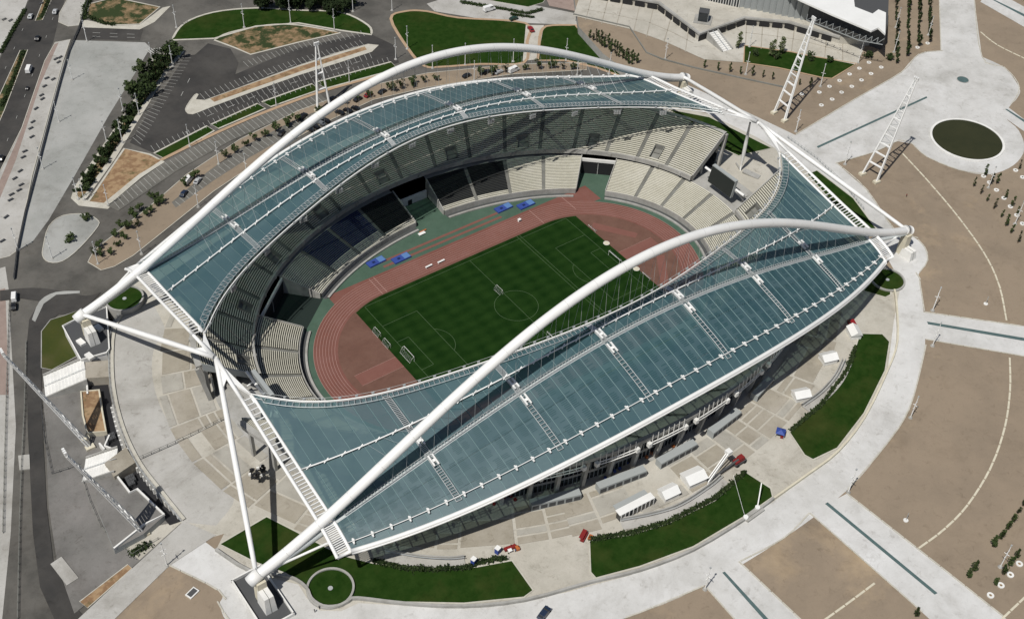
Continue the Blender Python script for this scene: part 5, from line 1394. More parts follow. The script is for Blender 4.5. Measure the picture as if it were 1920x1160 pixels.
for p, sh, lab in zip([(-76.6,-101.1),(-76.4,-103.3),(-74.9,-102.8)], ('red', 'blue', 'orange'), ('person in red at the red stall by the left lawn', 'person in blue at the red stall by the left lawn', 'person in orange at the red stall by the left lawn')):
    person(p, PL+0.1, lab, sh)
for p, lab in zip([(-142.3,-85.9),(-140.5,-85.7)], ('person in dark clothes on the ring walkway, the left of a pair', 'person in dark clothes on the ring walkway, the right of a pair')):
    person(p, PL+0.1, lab, 'dark')
person([(186.3,-47.1)][0], PL, 'person in red alone on the bare soil beside the pool tower', 'red')
person([(253.5,65.1)][0], PL+0.1, 'person in black alone on the top right court', 'dark')

# ================================================================ PITCH OBJECTS
def goal(x, y, face, wd, h, label, m='white', dep=2.0, tilt=False):
    t = thing('football_goal', label, 'goal', (x, y, 0.06), 0 if face > 0 else math.pi)
    r_ = 0.09 if wd > 5 else 0.06
    obj('goal_frame', MB().tube([(0, -wd/2, 0), (0, -wd/2, h), (0, wd/2, h), (0, wd/2, 0)], r_, 6), m, t)
    obj('back_frame', MB().tube([(0, -wd/2, h), (-dep*0.4, -wd/2, h*0.95), (-dep, -wd/2, 0.05), (-dep, wd/2, 0.05), (-dep*0.4, wd/2, h*0.95), (0, wd/2, h)], r_*0.6, 5), m, t)
    nt_ = MB(); k = 7 if wd > 5 else 5
    for i in range(k+1):
        y_ = -wd/2+wd*i/k; nt_.beam((-dep*0.4, y_, h*0.95), (-dep, y_, 0.05), 0.03, 0.03)
    for i in range(1, 4):
        u = i/4; nt_.beam((-dep*0.4-dep*0.6*u, -wd/2, h*0.95*(1-u)+0.05), (-dep*0.4-dep*0.6*u, wd/2, h*0.95*(1-u)+0.05), 0.03, 0.03)
    obj('net', nt_, 'steel', t)
    return t
goal(-52.5, 0, 1, 7.32, 2.44, 'full size white goal on the left goal line')
goal(52.5, 0, -1, 7.32, 2.44, 'full size white goal on the right goal line')
for (x, y), f, lab in zip([(-56.1,17.7),(-56.2,10.1),(-0.6,11.0),(-0.1,-23.1)], (1, 1, 1, -1), ('small portable goal behind the left goal line, farther from the big goal', 'small portable goal behind the left goal line, nearer the big goal', 'small portable goal on the halfway line by the centre circle', 'small portable goal at the near touchline under the roof edge')):
    goal(x, y, f, 4.4, 1.9, lab, dep=1.4)
for (x, y), lab in zip([(57.2,21.3),(56.6,-16.6)], ('white bench frame behind the right goal line, upper one', 'white bench frame behind the right goal line, lower one')):
    goal(x, y, -1, 5.0, 1.1, lab, dep=1.4)['category'] = 'bench frame'
for (x, y), lab in zip([(56.9,10.4),(56.8,-10.1)], ('pale round throwing circle above the right goal', 'pale round throwing circle below the right goal')):
    c = thing('throwing_circle', lab, 'circle', (x, y, 0.05)); obj('disc', MB().poly([ell(1.3, 1.3, 2*math.pi*i/24) for i in range(24)], 0.03), 'cream', c)
    obj('rim', ribbon(MB(), [ell(1.35, 1.35, 2*math.pi*i/24) for i in range(24)], 0.12, 0, 0.05, True), 'white', c)
def mat_(pt, rz, label):
    t = thing('landing_mat', label, 'landing mat', (*pt, 0.02), rz)
    obj('mat', MB().box((0, 0, 0.35), (8.2, 3.6, 0.7)), 'blue', t)
    obj('mat_top', MB().box((2.4, 0, 0.74), (3.0, 3.2, 0.1)), 'blue_l', t); obj('mat_cutout', MB().box((-1.2, 0, 0.72), (1.4, 1.2, 0.06)), 'seat_blue', t)
for p, a, lab in zip([(-34.1,55.3),(-23.9,51.4),(33.2,55.3),(43.1,51.6)], (0.06, 0.04, 0.03, 0.02), ('leftmost blue landing mat on the green strip beside the track', 'blue landing mat second from the left beside the track', 'blue landing mat third from the left, near the far tunnel', 'rightmost blue landing mat on the green strip')):
    mat_(p, a, lab)
for p, sz, mm_, lab, nm, ct_ in (([(-7.5,60.4)][0], (3.4, 1.6, 0.5), 'white', 'white board lying on the green apron by the middle tunnel', 'board', 'board'), ([(-6.1,61.7)][0], (3.6, 0.6, 0.4), 'orange', 'orange bench on the green apron by the middle tunnel', 'bench', 'bench'),
                               ([(-17.0,40.2)][0], (3.4, 0.8, 0.8), 'white', 'white bench on the track edge, the left of two', 'bench', 'bench'), ([(-10.9,39.9)][0], (3.6, 0.8, 0.8), 'white', 'white bench on the track edge, the right of two', 'bench', 'bench'), ([(33.8,43.9)][0], (1.4, 1.2, 1.2), 'white', 'small white box on the track near the far corner of the pitch', 'box', 'box')):
    t = thing(nm, lab, ct_, (*p, 0.02), 0.05)
    obj('seat', MB().box((0, 0, sz[2]), (sz[0], sz[1], 0.12)), mm_, t)
    for dx in (-sz[0]*.42, sz[0]*.42): obj('leg', MB().box((dx, 0, sz[2]/2), (0.12, sz[1]*0.8, sz[2])), mm_, t)

# ================================================================ VEHICLES
def car_proto(name, cat, paint, L=4.3, W=1.75, H=1.45, kind='car'):
    t = thing(name, '', cat, (0, 0, -200))
    if kind == 'car':
        prof = [(-L/2, 0.35), (-L/2, 0.85), (-L*0.44, 0.95), (-L*0.30, H*0.97), (L*0.10, H), (L*0.26, 0.98), (L*0.46, 0.85), (L/2, 0.65), (L/2, 0.35)]
    elif kind == 'van':
        prof = [(-L/2, 0.4), (-L/2, H*0.95), (-L*0.46, H), (L*0.28, H), (L*0.38, H*0.6), (L*0.48, H*0.5), (L/2, H*0.42), (L/2, 0.4)]
    b = MB()
    n = len(prof)
    def ring_(y, k): return [((x*k if abs(x) > L*0.4 else x), y*(0.86 if z > 1.0 else 1.0), z) for x, z in prof]
    A, B = ring_(-W/2, 0.98), ring_(W/2, 0.98)
    b.face(A); b.face(B[::-1])
    for i in range(n): b.face([A[i], B[i], B[(i+1) % n], A[(i+1) % n]])
    obj('body', b, paint, t)
    wm = MB().tube([(0, -0.11, 0), (0, 0.11, 0)], 0.33, 12).mesh('wheel', 'tyre')
    for dx in (-L*0.31, L*0.32):
        for dy in (-W/2+0.06, W/2-0.06): link('wheel', wm, t, (dx, dy, 0.33))
    g = MB()
    if kind == 'car':
        g.face([(L*0.11, -W*.36, H+.005-.03), (L*0.11, W*.36, H-.025), (L*0.255, W*.39, 1.03), (L*0.255, -W*.39, 1.03)])
        g.face([(-L*0.31, -W*.36, H*.955), (-L*0.31, W*.36, H*.955), (-L*0.425, W*.39, 1.0), (-L*0.425, -W*.39, 1.0)])
        for s in (-1, 1): g.face([(-L*.29, s*W*.452, 1.02), (L*.2, s*W*.452, 1.02), (L*.09, s*W*.438, H*.93), (-L*.26, s*W*.438, H*.93)])
    else:
        g.face([(L*0.29, -W*.36, H*.97), (L*0.29, W*.36, H*.97), (L*0.375, W*.38, H*.63), (L*0.375, -W*.38, H*.63)])
        for s in (-1, 1): g.face([(0, s*W*.455, H*.62), (L*.33, s*W*.455, H*.62), (L*.26, s*W*.445, H*.9), (0, s*W*.445, H*.9)])
    obj('windows', g, 'glass', t)
    for s in (-1, 1): obj('headlight', MB().box((L*0.49, s*W*0.36, 0.66), (0.1, 0.3, 0.16)), 'car_silver', t)
    return t
protos = {}
def put_car(px, z, rz, paint, label, kind='car', group=None, sc=1.15):
    key = (paint, kind)
    if key not in protos:
        t = car_proto('parked_car' if kind == 'car' else 'van', 'car' if kind == 'car' else 'van', paint, *((4.3, 1.75, 1.45) if kind == 'car' else (5.4, 2.0, 2.3)), kind)
        t.location = (*px, z); t.rotation_euler = (0, 0, rz); t.scale = (sc,)*3; t['label'] = label
        protos[key] = t
    else:
        t = copy_tree(protos[key], (*px, z), rz, sc, label)
    if group: t['group'] = group
    return t
ROADA = math.atan2([(-77.1,314.0)][0][1]-[(-119.0,244.8)][0][1], [(-77.1,314.0)][0][0]-[(-119.0,244.8)][0][0])
VEH = [((55,134), 'car_white', 'van', ROADA, 'white delivery van on the dark highway at upper left', 1.15), ((58,34), 'car_silver', 'car', ROADA, 'silver car on the left carriageway at the top left corner', 1.15),
       ((104,25), 'car_silver', 'car', ROADA, 'silver car on the right carriageway at the top left corner', 1.15), ((71,75), 'car_black', 'car', ROADA, 'black car on the dark highway above the white delivery van', 1.15),
       ((3,300), 'car_black', 'car', ROADA, 'black car at the left edge of the highway', 1.15), ((52,168), 'car_black', 'car', ROADA, 'small black car below the white delivery van', 0.7),
       ((28,560), 'car_white', 'van', 1.2, 'white van beside the fence end at the left edge', 1.0), ((27,577), 'car_black', 'car', 1.2, 'black car behind the white van at the left edge', 1.1),
       ((1020,1152), 'car_navy', 'car', 0.35, 'dark navy car alone on the ring walkway at the bottom', 1.3),
       ((995,58), 'car_red', 'car', 1.3, 'red car on the beige path between the two top lawns', 1.3), ((963,38), 'car_green', 'car', 0.0, 'dark green car on the pale lane above the top lawn', 1.2),
       ((917,21), 'car_white', 'van', -0.05, 'white van on the pale lane at the top edge', 1.3), ((875,145), 'car_black', 'car', 0.15, 'black car on the road behind the far roof, left of the palms', 1.2),
       ((935,138), 'car_silver', 'car', 0.1, 'silver car in the tree strip behind the far roof', 1.2), ((963,135), 'car_white', 'van', 0.1, 'white van in the tree strip behind the far roof', 1.2),
       ((912,138), 'car_black', 'car', 0.1, 'black car in the tree strip left of the silver car', 1.2), ((717,175), 'car_black', 'car', 0.3, 'dark car on the road edge below the lone tree row', 1.2),
       ((691,181), 'car_red', 'car', 0.3, 'red car parked under a tree behind the far roof', 1.2), ((671,189), 'car_black', 'car', 0.3, 'black car left of the red car behind the far roof', 1.2),
       ((371,342), 'car_silver', 'car', 0.65, 'silver car parked among the strip trees at left', 1.15), ((345,366), 'car_navy', 'car', 0.7, 'dark blue car in the bays below the strip trees', 1.15),
       ((354,341), 'car_white', 'van', 0.65, 'white van parked under the strip trees at left', 1.1), ((528,253), 'car_black', 'car', 0.6, 'black car behind the small tree by the arch', 1.15),
       ((623,190), 'car_black', 'car', 0.5, 'long black car beside the small white frame tower', 1.3), ((568,221), 'car_black', 'car', 0.5, 'black car on the road edge left of the frame tower', 1.3)]
for i, (px_, paint, kind, rz, lab, sc) in enumerate(VEH):
    pass
VP = [[(-104.8,273.1)][0],[(-85.8,323.5)][0],[(-73.1,321.5)][0],[(-90.6,300.0)][0],[(-141.5,207.5)][0],[(-111.3,257.6)][0],[(-168.7,112.9)][0],[(-170.7,107.8)][0],[(-83.1,-128.0)][0],[(133.3,169.2)][0],[(132.1,183.4)][0],[(126.4,198.7)][0],[(77.8,149.8)][0],[(93.7,143.8)][0],[(101.1,140.9)][0],[(88.4,147.3)][0],[(33.8,160.5)][0],[(26.5,161.7)][0],[(20.1,161.3)][0],[(-74.4,143.4)][0],[(-83.6,138.2)][0],[(-77.6,146.0)][0],[(-25.3,155.8)][0],[(9.2,167.8)][0],[(-9.9,162.9)][0]]
for p, (px_, paint, kind, rz, lab, sc) in zip(VP, VEH):
    z = PL+0.3 if 'ring walkway' in lab else LOW+0.32
    put_car(p, z, rz, paint, lab, kind, None, sc)
rowc = [(-12.5,151.8),(-9.3,152.4),(-5.6,153.2),(-2.6,153.9),(6.7,156.1),(10.9,155.5),(15.1,155.0)]
for i, p in enumerate(rowc):
    put_car(p, LOW+0.32, 2.0, 'car_black' if i != 2 else 'car_grey', 'dark car parked nose in along the far roof edge, '+ordinal(i, 7), 'car', 'cars parked along the far roof edge', 1.15)
rv = put_car([(100.2,-92.1)][0], PL+0.1, 1.1, 'car_red', 'red pickup van beside the white tent at the right roof corner', 'van', None, 1.1)

# ================================================================ LAMPS
def lamp_proto(h, arms):
    t = thing('street_lamp', '', 'lamp post', (0, 0, 0))
    obj('pole', MB().tube([(0, 0, 0), (0, 0, h*0.55), (0, 0, h)], [0.22, 0.17, 0.11], 6), 'white', t)
    obj('base', MB().tube([(0, 0, 0), (0, 0, 0.5)], [0.9, 0.6], 8), 'concrete', t)
    for k in range(arms):
        a = k*math.pi/2
        obj('lamp_arm', MB().beam((-1.0*math.cos(a), -1.0*math.sin(a), h*(0.7-0.1*k)), (1.0*math.cos(a), 1.0*math.sin(a), h*(0.7-0.1*k)), 0.14, 0.16), 'white', t)
    obj('lamp_head', MB().box((0, 0, h), (0.5, 0.5, 0.6)), 'steel', t)
    return t
LAMPS = [('on the pale parking apron at left', LOW, 12, [(-89.8,254.2),(-108.7,222.5),(-128.3,190.6),(-157.3,141.2),(-70.0,285.1)]),
 ('in the dark shrub strip', LOW, 12, [(-42.8,239.5),(-50.1,247.8),(-74.6,207.9),(-79.7,215.1),(-90.4,190.3),(-96.4,194.7),(-121.5,158.9),(-123.5,160.7),(-114.2,149.6)]),
 ('round the dark car park', LOW, 13, [(5.0,254.3),(27.9,245.1),(44.4,226.8),(-25.2,273.4),(-65.6,170.6),(-15.7,179.3),(24.9,177.8)]),
 ('along the ring road', LOW, 12, [(-60.5,150.8),(-147.4,128.4),(-133.0,114.8),(-115.4,110.9),(-81.9,127.0),(-53.8,135.7),(56.2,183.7),(79.0,144.9),(127.1,120.7),(141.8,112.5)]),
 ('on the top lawns', LOW, 13, [(66.9,189.3),(67.8,166.5),(83.7,159.9),(106.7,149.0),(130.8,134.9),(62.6,238.1),(81.3,227.7)]),
 ('on the brown field at top right', PL, 12, [(171.0,102.4),(196.5,68.5),(221.3,39.4),(181.1,17.7),(255.3,44.3),(300.9,58.1),(280.0,41.2),(310.1,42.9),(217.5,87.3)]),
 ('outside the ring walkway at right', PL, 12, [(181.3,-14.1),(135.5,-104.3),(119.0,-117.9),(81.4,-138.5),(35.3,-149.4),(-34.0,-150.2),(54.1,-200.3),(212.3,-87.7),(224.3,-63.8)]),
 ('at the lower left corner by the brown soil', PL, 12, [(-173.0,-43.5)])]
for where, z, h, pts in LAMPS:
    lp = None
    pts = sorted(pts, key=lambda q: q[0]*rt2.x+q[1]*rt2.y)
    for k, p in enumerate(pts):
        lab = 'white lamp post '+where+(', '+ordinal(k, len(pts)) if len(pts) > 1 else '')
        if lp is None:
            lp = lamp_proto(h, 3 if z > 5 else 2); lp.location = (*p, z); lp['label'] = lab; o = lp
        else: o = copy_tree(lp, (*p, z), rnd.random()*0.8, rnd.uniform(0.92, 1.08), lab)
        if len(pts) > 1: o['group'] = 'lamp posts '+where
# small dark benches on the pavement at left
bench_l = [(-89.8,276.6),(-89.7,273.0),(-87.4,277.0),(-100.0,261.8),(-97.7,259.2),(-103.5,255.4),(-107.6,248.5),(-108.4,245.1),(-113.9,238.7),(-119.1,228.7),(-121.8,224.1),(-123.8,217.1),(-130.5,207.7),(-132.7,203.7),(-137.5,194.2),(-141.4,190.1),(-140.7,184.0),(-142.8,180.7),(-146.6,179.5),(-148.3,176.0),(-160.7,150.5),(-153.9,165.4),(-75.8,334.7),(-86.1,333.0),(-95.8,325.9),(-98.2,328.7)]
bd_ = None
bench_l = sorted(bench_l, key=lambda q: q[0]*up2.x+q[1]*up2.y)
for k, p in enumerate(bench_l):
    lab = 'small dark bench on the pale highway pavement, '+ordinal(k, len(bench_l), 'up')
    if bd_ is None:
        bd_ = thing('bench', lab, 'bench', (*p, LOW+0.2), 0.3, 'benches along the highway pavement')
        obj('seat', MB().box((0, 0, 0.5), (2.6, 0.8, 0.14)), 'dark_grey', bd_)
        for dx in (-1, 1): obj('leg', MB().box((dx, 0, 0.22), (0.2, 0.7, 0.45)), 'dark_grey', bd_)
    else: copy_tree(bd_, (*p, LOW+0.2), 0.2+rnd.random()*0.3, 1.0, lab)

# ================================================================ TREES AND PLANTS
def tree_proto(name, cat, h, cw, n, leaf, trunk_h, shape='round', seed=1, size=0.5):
    r3 = random.Random(seed)
    t = thing(name, '', cat, (0, 0, 0))
    tk = MB().tube([(0, 0, 0), (0.05, 0, trunk_h*0.6), (0, 0.06, trunk_h*1.3)], [0.16+h*0.012, 0.12+h*0.008, 0.06], 6)
    for a in range(4):
        an = a*1.6+r3.random(); tk.tube([(0, 0, trunk_h*0.8), (math.cos(an)*cw*0.3, math.sin(an)*cw*0.3, trunk_h+(h-trunk_h)*0.45)], [0.08+h*0.004, 0.03], 5)
    obj('trunk', tk, 'bark', t)
    cr = MB()
    clumps = []
    for i in range(7):
        if shape == 'round': c = (r3.uniform(-.55, .55)*cw/2*1.4, r3.uniform(-.55, .55)*cw/2*1.4, trunk_h+(h-trunk_h)*r3.uniform(0.15, 0.85))
        else: c = (r3.uniform(-.3, .3)*cw/2, r3.uniform(-.3, .3)*cw/2, trunk_h+(h-trunk_h)*(i+0.5)/7)
        clumps.append((c, r3.uniform(0.5, 0.9)*cw*(0.42 if shape == 'round' else 0.45*(1.15-abs(i-2.5)/6))))
    for i in range(n):
        c, rr = r3.choice(clumps)
        d = Vector((r3.gauss(0, 1), r3.gauss(0, 1), r3.gauss(0, 0.8))); d.normalize(); d *= rr*r3.uniform(0.35, 1.05)
        p = Vector(c)+d
        u = Vector((r3.gauss(0, 1), r3.gauss(0, 1), r3.gauss(0, 0.7))).normalized(); w = u.orthogonal().normalized()
        s1 = size*r3.uniform(0.6, 1.3)
        cr.face([p-u*s1, p+w*s1*0.6, p+u*s1, p-w*s1*0.6], 0 if r3.random() < 0.55 else 1)
    obj('crown', cr, leaf, t)
    return t
used_ = set()
def scatter(pts, z, protos_, label, group, smin=0.85, smax=1.15, axis='left'):
    base_label = label
    if '%s' in label: pts = sorted(pts, key=(lambda q: q[0]*rt2.x+q[1]*rt2.y) if axis == 'left' else (lambda q: q[0]*up2.x+q[1]*up2.y))
    for i, p in enumerate(pts):
        label = base_label % ordinal(i, len(pts), axis) if '%s' in base_label else base_label
        pr_ = protos_[i % len(protos_)]
        if id(pr_) not in used_:
            pr_.location = (*p, z); pr_.rotation_euler = (0, 0, rnd.random()*6); pr_['label'] = label; used_.add(id(pr_)); o = pr_
            o['group'] = group
        else:
            copy_tree(pr_, (*p, z), rnd.random()*6.28, rnd.uniform(smin*0.9, smax*1.1), label, group)
def pr2(name, *a, **k): return [tree_proto(name, *a, seed=s, **k) for s in (11, 23)]
strip = [(-129.9,118.9),(-126.5,117.5),(-128.7,124.3),(-132.3,121.2),(-121.6,120.9),(-117.4,124.0),(-120.5,127.4),(-113.0,129.7),(-115.8,132.9),(-109.4,129.1),(-108.2,135.3),(-113.7,129.3),(-104.3,138.6),(-103.4,133.5),(-100.7,134.9),(-96.0,137.6),(-95.7,142.4),(-94.4,137.9),(-80.0,144.2),(-74.2,146.6)]
scatter(strip, LOW+0.25, pr2('strip_tree', 'tree', 3.8, 3.4, 210, ['leaf_a', 'leaf_b'], 1.2, 'round', size=0.42), 'dark round tree in the tan strip left of the arch, %s', 'trees in the tan strip at left')
row2 = [(-55.9,153.7),(-50.6,154.3),(-43.6,156.3),(-38.3,158.0),(-32.7,158.0),(-26.6,159.3),(-19.4,159.9),(-14.0,160.7),(-1.4,162.3),(13.3,161.8),(20.5,161.6),(26.0,160.4),(38.2,159.4),(43.5,158.3),(50.2,157.4),(56.4,157.0),(62.7,155.3),(84.4,147.4),(90.5,144.1),(97.0,142.3),(106.9,138.5),(113.7,135.9),(119.5,132.2),(123.9,128.8),(128.3,125.4)]
scatter(row2, LOW+0.25, pr2('row_tree', 'tree', 4.6, 3.4, 220, ['leaf_a', 'leaf_b'], 1.4, 'round', size=0.42), 'young tree in the row behind the far roof, %s', 'tree row along the ring road')
isl = [(-125.8,145.1),(-137.0,135.2)]
for p, lab in zip(isl, ('small bush at the upper end of the pale traffic island', 'small bush in the middle of the pale traffic island')):
    t = tree_proto('bush', 'bush', 3.0, 4.0, 200, ['leaf_a', 'leaf_b'], 0.6, 'round', seed=int(p[0]) % 50, size=0.45); t.location = (*p, LOW+0.2); t['label'] = lab
pp = pr2('shrub', 'shrub', 2.4, 3.4, 230, ['leaf_dark', 'leaf_a'], 0.4, 'round', size=0.5)
for s_, nm in ((-1.4, 'right'), (1.4, 'left')):
    scatter([(x+rnd.uniform(-1, 1)-math.sin(a)*s_, y+rnd.uniform(-1, 1)+math.cos(a)*s_) for x, y, a in dist_pts([(-121.6,163.6),(-115.0,170.9),(-99.4,187.5),(-82.4,206.0),(-69.3,219.4)], 3.2)], LOW+0.2, pp, 'dark shrub in the '+nm+' line of the planted strip, %s', 'shrubs in the planted strip', 0.7, 1.2, 'up')
pp = pr2('evergreen_tree', 'tree', 7.5, 6.0, 420, ['leaf_dark', 'leaf_a'], 1.5, 'round', size=0.6)
for s_, nm in ((-2.5, 'right'), (1.5, 'left')):
    scatter([(x+rnd.uniform(-1, 1)-math.sin(a)*s_, y+rnd.uniform(-1, 1)+math.cos(a)*s_) for x, y, a in dist_pts([(-69.7,218.5),(-60.0,229.3),(-49.1,241.1),(-38.3,248.7)], 4.5)], LOW+0.2, pp, 'dark evergreen on the '+nm+' side of the dense upper clump, %s', 'evergreens at the top of the strip', 0.85, 1.15, 'up')
for p, hh, lab in zip([(-60.7,235.5),(-70.0,225.5)], (11.0, 7.0), ('tall grey green tree at the edge of the pale parking apron', 'lower grey green tree below the tall one by the parking apron')):
    t = tree_proto('eucalyptus_tree', 'tree', hh, 6.5, 480, ['leaf_a', 'leaf_b'], 3.0, 'round', seed=int(hh*3), size=0.55); t.location = (*p, LOW+0.2); t['label'] = lab
wood = []
for i in range(44):
    u = rnd.random(); v_ = rnd.random()
    a, b, c_2 = [(19.5,266.6),(54.9,237.5),(52.5,281.2)]
    wood.append((a[0]+(b[0]-a[0])*u+(c_2[0]-a[0])*v_*0.6, a[1]+(b[1]-a[1])*u+(c_2[1]-a[1])*v_*0.6))
scatter(wood, LOW+0.1, pr2('pine_tree', 'tree', 9.0, 7.0, 420, ['leaf_dark', 'leaf_dark'], 1.6, 'round', size=0.65), 'dark pine in the little wood on the top edge above the curved lawn', 'pines on the top edge')
L_a, L_b = [(154.9,139.9)][0], [(156.2,107.5)][0]
dx, dy = L_b[0]-L_a[0], L_b[1]-L_a[1]; L = math.hypot(dx, dy)
pp = pr2('column_tree', 'tree', 4.6, 2.2, 150, ['leaf_a', 'leaf_b'], 0.9, 'column', size=0.36)
for o2, nm in ((0, 'front'), (4.2, 'back')):
    scatter([(L_a[0]+dx*u/14-dy/L*o2*-1+rnd.uniform(-.6, .6), L_a[1]+dy*u/14+dx/L*o2*-1+rnd.uniform(-.6, .6)) for u in range(15)], PL, pp, 'slim dark tree in the '+nm+' row beside the pale wall, %s', 'double row of slim trees')
line_t = [(182.3,84.7),(186.7,78.9),(190.8,74.5),(194.1,70.0),(198.2,65.5),(201.8,61.4),(204.6,57.3),(212.7,46.1),(215.6,41.4)]
scatter(line_t, PL, pr2('sapling', 'tree', 5.0, 2.0, 120, ['leaf_a', 'leaf_b'], 1.2, 'column', size=0.36), 'slender sapling in the row below the top right lawn, %s', 'saplings below the top right lawn')
pp = pr2('avenue_tree', 'tree', 6.0, 2.6, 170, ['leaf_a', 'leaf_dark'], 1.2, 'column', size=0.42)
for A_, B_, nm in zip([(271.8,32.6),(282.8,34.4),(295.5,37.8),(304.3,37.4)], [(327.6,81.1),(333.7,77.3),(339.0,74.0),(344.1,70.8)], ('first', 'second', 'third', 'fourth')):
    scatter([(A_[0]+(B_[0]-A_[0])*k/11+rnd.uniform(-.5, .5), A_[1]+(B_[1]-A_[1])*k/11) for k in range(12)], PL, pp, 'narrow dark tree in the '+nm+' avenue row from the left, %s', 'four tree rows by the avenue', 0.75, 1.15, 'up')
right_t = [(219.0,-59.4),(217.1,-64.9),(215.0,-70.1),(213.1,-75.4),(210.8,-81.3),(207.4,-86.3),(205.0,-90.9),(202.3,-96.7),(230.3,-57.0),(229.9,-64.1),(224.1,-73.3),(221.3,-79.0),(218.8,-83.8),(248.4,-62.8),(227.2,-62.8)]
scatter(right_t, PL, pr2('sapling', 'tree', 5.4, 2.0, 110, ['leaf_a', 'leaf_b'], 1.0, 'column', size=0.36), 'sparse sapling on bare soil below the round pool, %s', 'saplings below the pool')
right_b = [(41.6,-196.8),(45.2,-196.2),(58.9,-193.7),(63.5,-193.1),(68.9,-191.9),(73.1,-191.0),(77.7,-189.7),(82.1,-188.7),(46.8,-203.9),(52.3,-202.7),(57.0,-201.8),(61.6,-201.1),(15.3,-196.7)]
scatter(right_b, PL, pr2('sapling', 'tree', 4.6, 2.8, 170, ['leaf_a', 'leaf_b'], 0.8, 'column', size=0.4), 'bushy sapling at the lower right corner, %s', 'saplings at the lower right')
for p, lab in zip([(210.9,89.0),(220.7,74.5),(226.7,72.6)], ('pale feathery tree at the foot of the grey steps', 'pale feathery tree on the top right lawn, the left of two', 'pale feathery tree on the top right lawn, the right of two')):
    t = tree_proto('poplar_tree', 'tree', 10, 5.0, 420, ['leaf_pale', 'leaf_b'], 1.5, 'column', seed=int(p[1]) % 31, size=0.42); t.location = (*p, PL); t['label'] = lab
for p, lab in zip([(263.5,45.3),(271.9,37.5),(214.5,79.7),(220.5,71.5),(235.7,60.6),(243.3,53.2)], ('square clipped dark bush beside the white tree rings', 'round dark bush at the end of the avenue rows', 'round bush on the top right lawn, first from the left', 'round bush on the top right lawn, second from the left', 'round bush on the top right lawn, third from the left', 'round bush on the top right lawn, last from the left')):
    t = tree_proto('bush', 'bush', 3.4, 4.0, 300, ['leaf_dark', 'leaf_a'], 0.3, 'round', seed=int(p[0]) % 41, size=0.45); t.location = (*p, PL+0.1); t['label'] = lab
# white tree rings
rg = ribbon(MB(), [ell(1.35, 1.35, 2*math.pi*i/20) for i in range(20)], 1.1, 0, 0.45, True)
rgm = rg.mesh('ring_stone', 'white_matte'); soil_m = MB().poly([ell(0.85, 0.85, 2*math.pi*i/16) for i in range(16)], 0.2).mesh('soil', 'earth')
def tree_ring(pts, label, group):
    pts = sorted(pts, key=lambda q: q[0]*rt2.x+q[1]*rt2.y)
    for i, p in enumerate(pts):
        t = thing('tree_ring', label+', '+ordinal(i, len(pts)), 'planter ring', (*p, PL), 0, group); t.scale = (0.62, 0.62, 0.8)
        link('ring_stone', rgm, t); link('soil', soil_m, t)
tree_ring([(216.5,35.6),(225.0,36.5),(233.6,37.5),(242.7,38.9),(251.4,40.0),(260.2,41.2),(217.3,27.5),(226.2,29.3),(234.8,30.2),(243.7,31.6),(252.7,33.1),(262.1,34.4),(208.7,26.8),(294.4,37.2),(302.6,37.1),(207.7,39.4)], 'white stone tree ring in the grid beside the top right lawn', 'tree rings beside the lawn')
tree_ring([(229.5,-57.0),(227.8,-61.7),(225.8,-67.2),(223.7,-73.0),(220.9,-78.7),(218.1,-84.3),(246.4,-62.5),(244.6,-67.8),(215.2,-89.6)], 'white stone tree ring among the saplings below the pool', 'tree rings below the pool')
tree_ring([(60.4,-203.3),(54.2,-204.3),(48.1,-205.1),(42.0,-205.6)], 'white stone tree ring in the lower right corner', 'tree rings lower right')
for p, lab in zip([(42.6,-169.3),(157.4,-114.2)], ('small white bollard lamp alone on the tan field, lower of two', 'small white bollard lamp alone on the tan field, upper of two')):
    t = thing('bollard_lamp', lab, 'bollard', (*p, PL)); obj('base', MB().tube([(0, 0, 0), (0, 0, 0.3)], 0.9, 10), 'white_matte', t); obj('post', MB().tube([(0, 0, 0.3), (0.2, 0.1, 4)], 0.12, 6), 'steel', t)
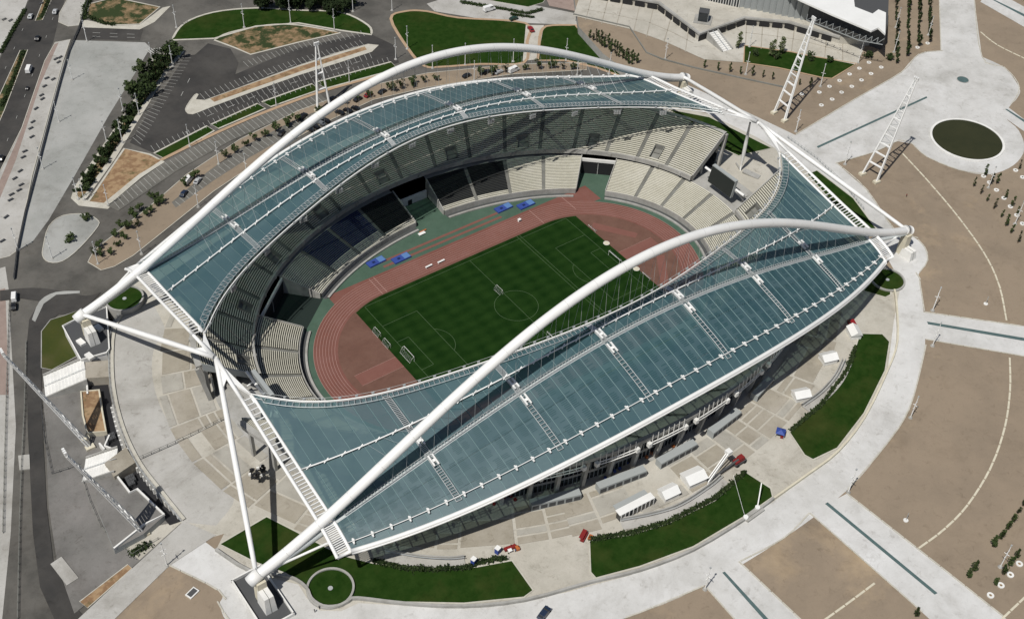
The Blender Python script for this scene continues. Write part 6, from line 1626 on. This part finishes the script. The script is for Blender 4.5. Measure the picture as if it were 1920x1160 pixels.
# hedges
def hedge(line, z, h, w, label, m=('leaf_dark', 'leaf_a'), dens=26):
    t = thing('hedge', label, 'hedge', (*line[len(line)//2], z))
    mb = MB(); r3 = random.Random(len(label))
    L = sum(math.dist(a, b) for a, b in zip(line, line[1:]))
    for x, y, a in dist_pts(line, 1.0/dens*1.0*4):
        for k in range(9):
            lump = 0.75+0.35*math.sin(x*1.7)*math.cos(y*1.3)
            p = Vector((x+r3.gauss(0, w*0.3), y+r3.gauss(0, w*0.3), z+r3.uniform(0.05, h*lump)))
            u = Vector((r3.gauss(0, 1), r3.gauss(0, 1), r3.gauss(0, 1))).normalized(); q = u.orthogonal().normalized(); s1 = r3.uniform(0.25, 0.55)
            mb.face([p-u*s1, p+q*s1*.6, p+u*s1, p-q*s1*.6], 0 if r3.random() < .6 else 1)
    wpart('foliage', mb, list(m), t)
hedge([(-52.8,-113.8),(-40.2,-119.3),(-26.7,-123.1),(-6.0,-124.9),(10.9,-122.3)], PL, 1.5, 1.6, 'clipped dark hedge along the upper edge of the centre foreground lawn')
hedge([(-117.1,-80.0),(-110.1,-88.4),(-102.4,-94.1),(-92.6,-99.9),(-88.5,-100.2),(-80.3,-103.8)], PL, 1.5, 1.6, 'clipped dark hedge along the upper edge of the left foreground lawn')
hedge([(38.9,-117.7),(58.3,-114.9),(80.0,-108.0),(92.7,-100.9)], PL, 1.2, 1.2, 'clipped dark hedge along the inner edge of the right hand lawn')
hedge([(155.5,155.2),(151.8,135.4),(149.6,111.8)], LOW, 2.0, 2.0, 'dark hedge below the pale wall beside the top centre lawn')
hedge([(-63.0,306.5),(-56.5,319.9),(-51.9,325.2)], LOW, 2.2, 2.5, 'dark hedge on the left side of the brown patch at top left')
hedge([(-59.8,307.1),(-55.8,297.3),(-51.7,292.8)], LOW, 1.8, 2.0, 'dark hedge along the lower side of the brown patch at top left')
hedge([(133.9,188.4),(139.6,182.7),(142.7,179.4)], LOW, 1.6, 1.6, 'short dark hedge on the pale lane at the top edge')
hedge([(-179.9,-29.9),(-177.0,-29.3),(-173.7,-29.5)], LOW, 2.0, 2.5, 'green bush hedge at the foot of the lower left slope')
hedge([(-71.0,336.5),(-81.0,320.5)], LOW, 1.2, 1.5, 'green planting on the upper road median'); hedge([(-101.0,292.3),(-114.1,269.7),(-126.7,249.7)], LOW, 1.2, 1.5, 'green planting on the lower road median')
hedge([(-85.0,333.7),(-99.4,313.9),(-110.8,297.3)], LOW, 1.2, 1.5, 'dark hedge at the far left of the highway')
hedge([(118.4,214.4),(133.1,196.7),(142.5,184.5),(152.0,183.4)], LOW, 1.6, 2.0, 'dark hedge around the small lawn at the top edge')
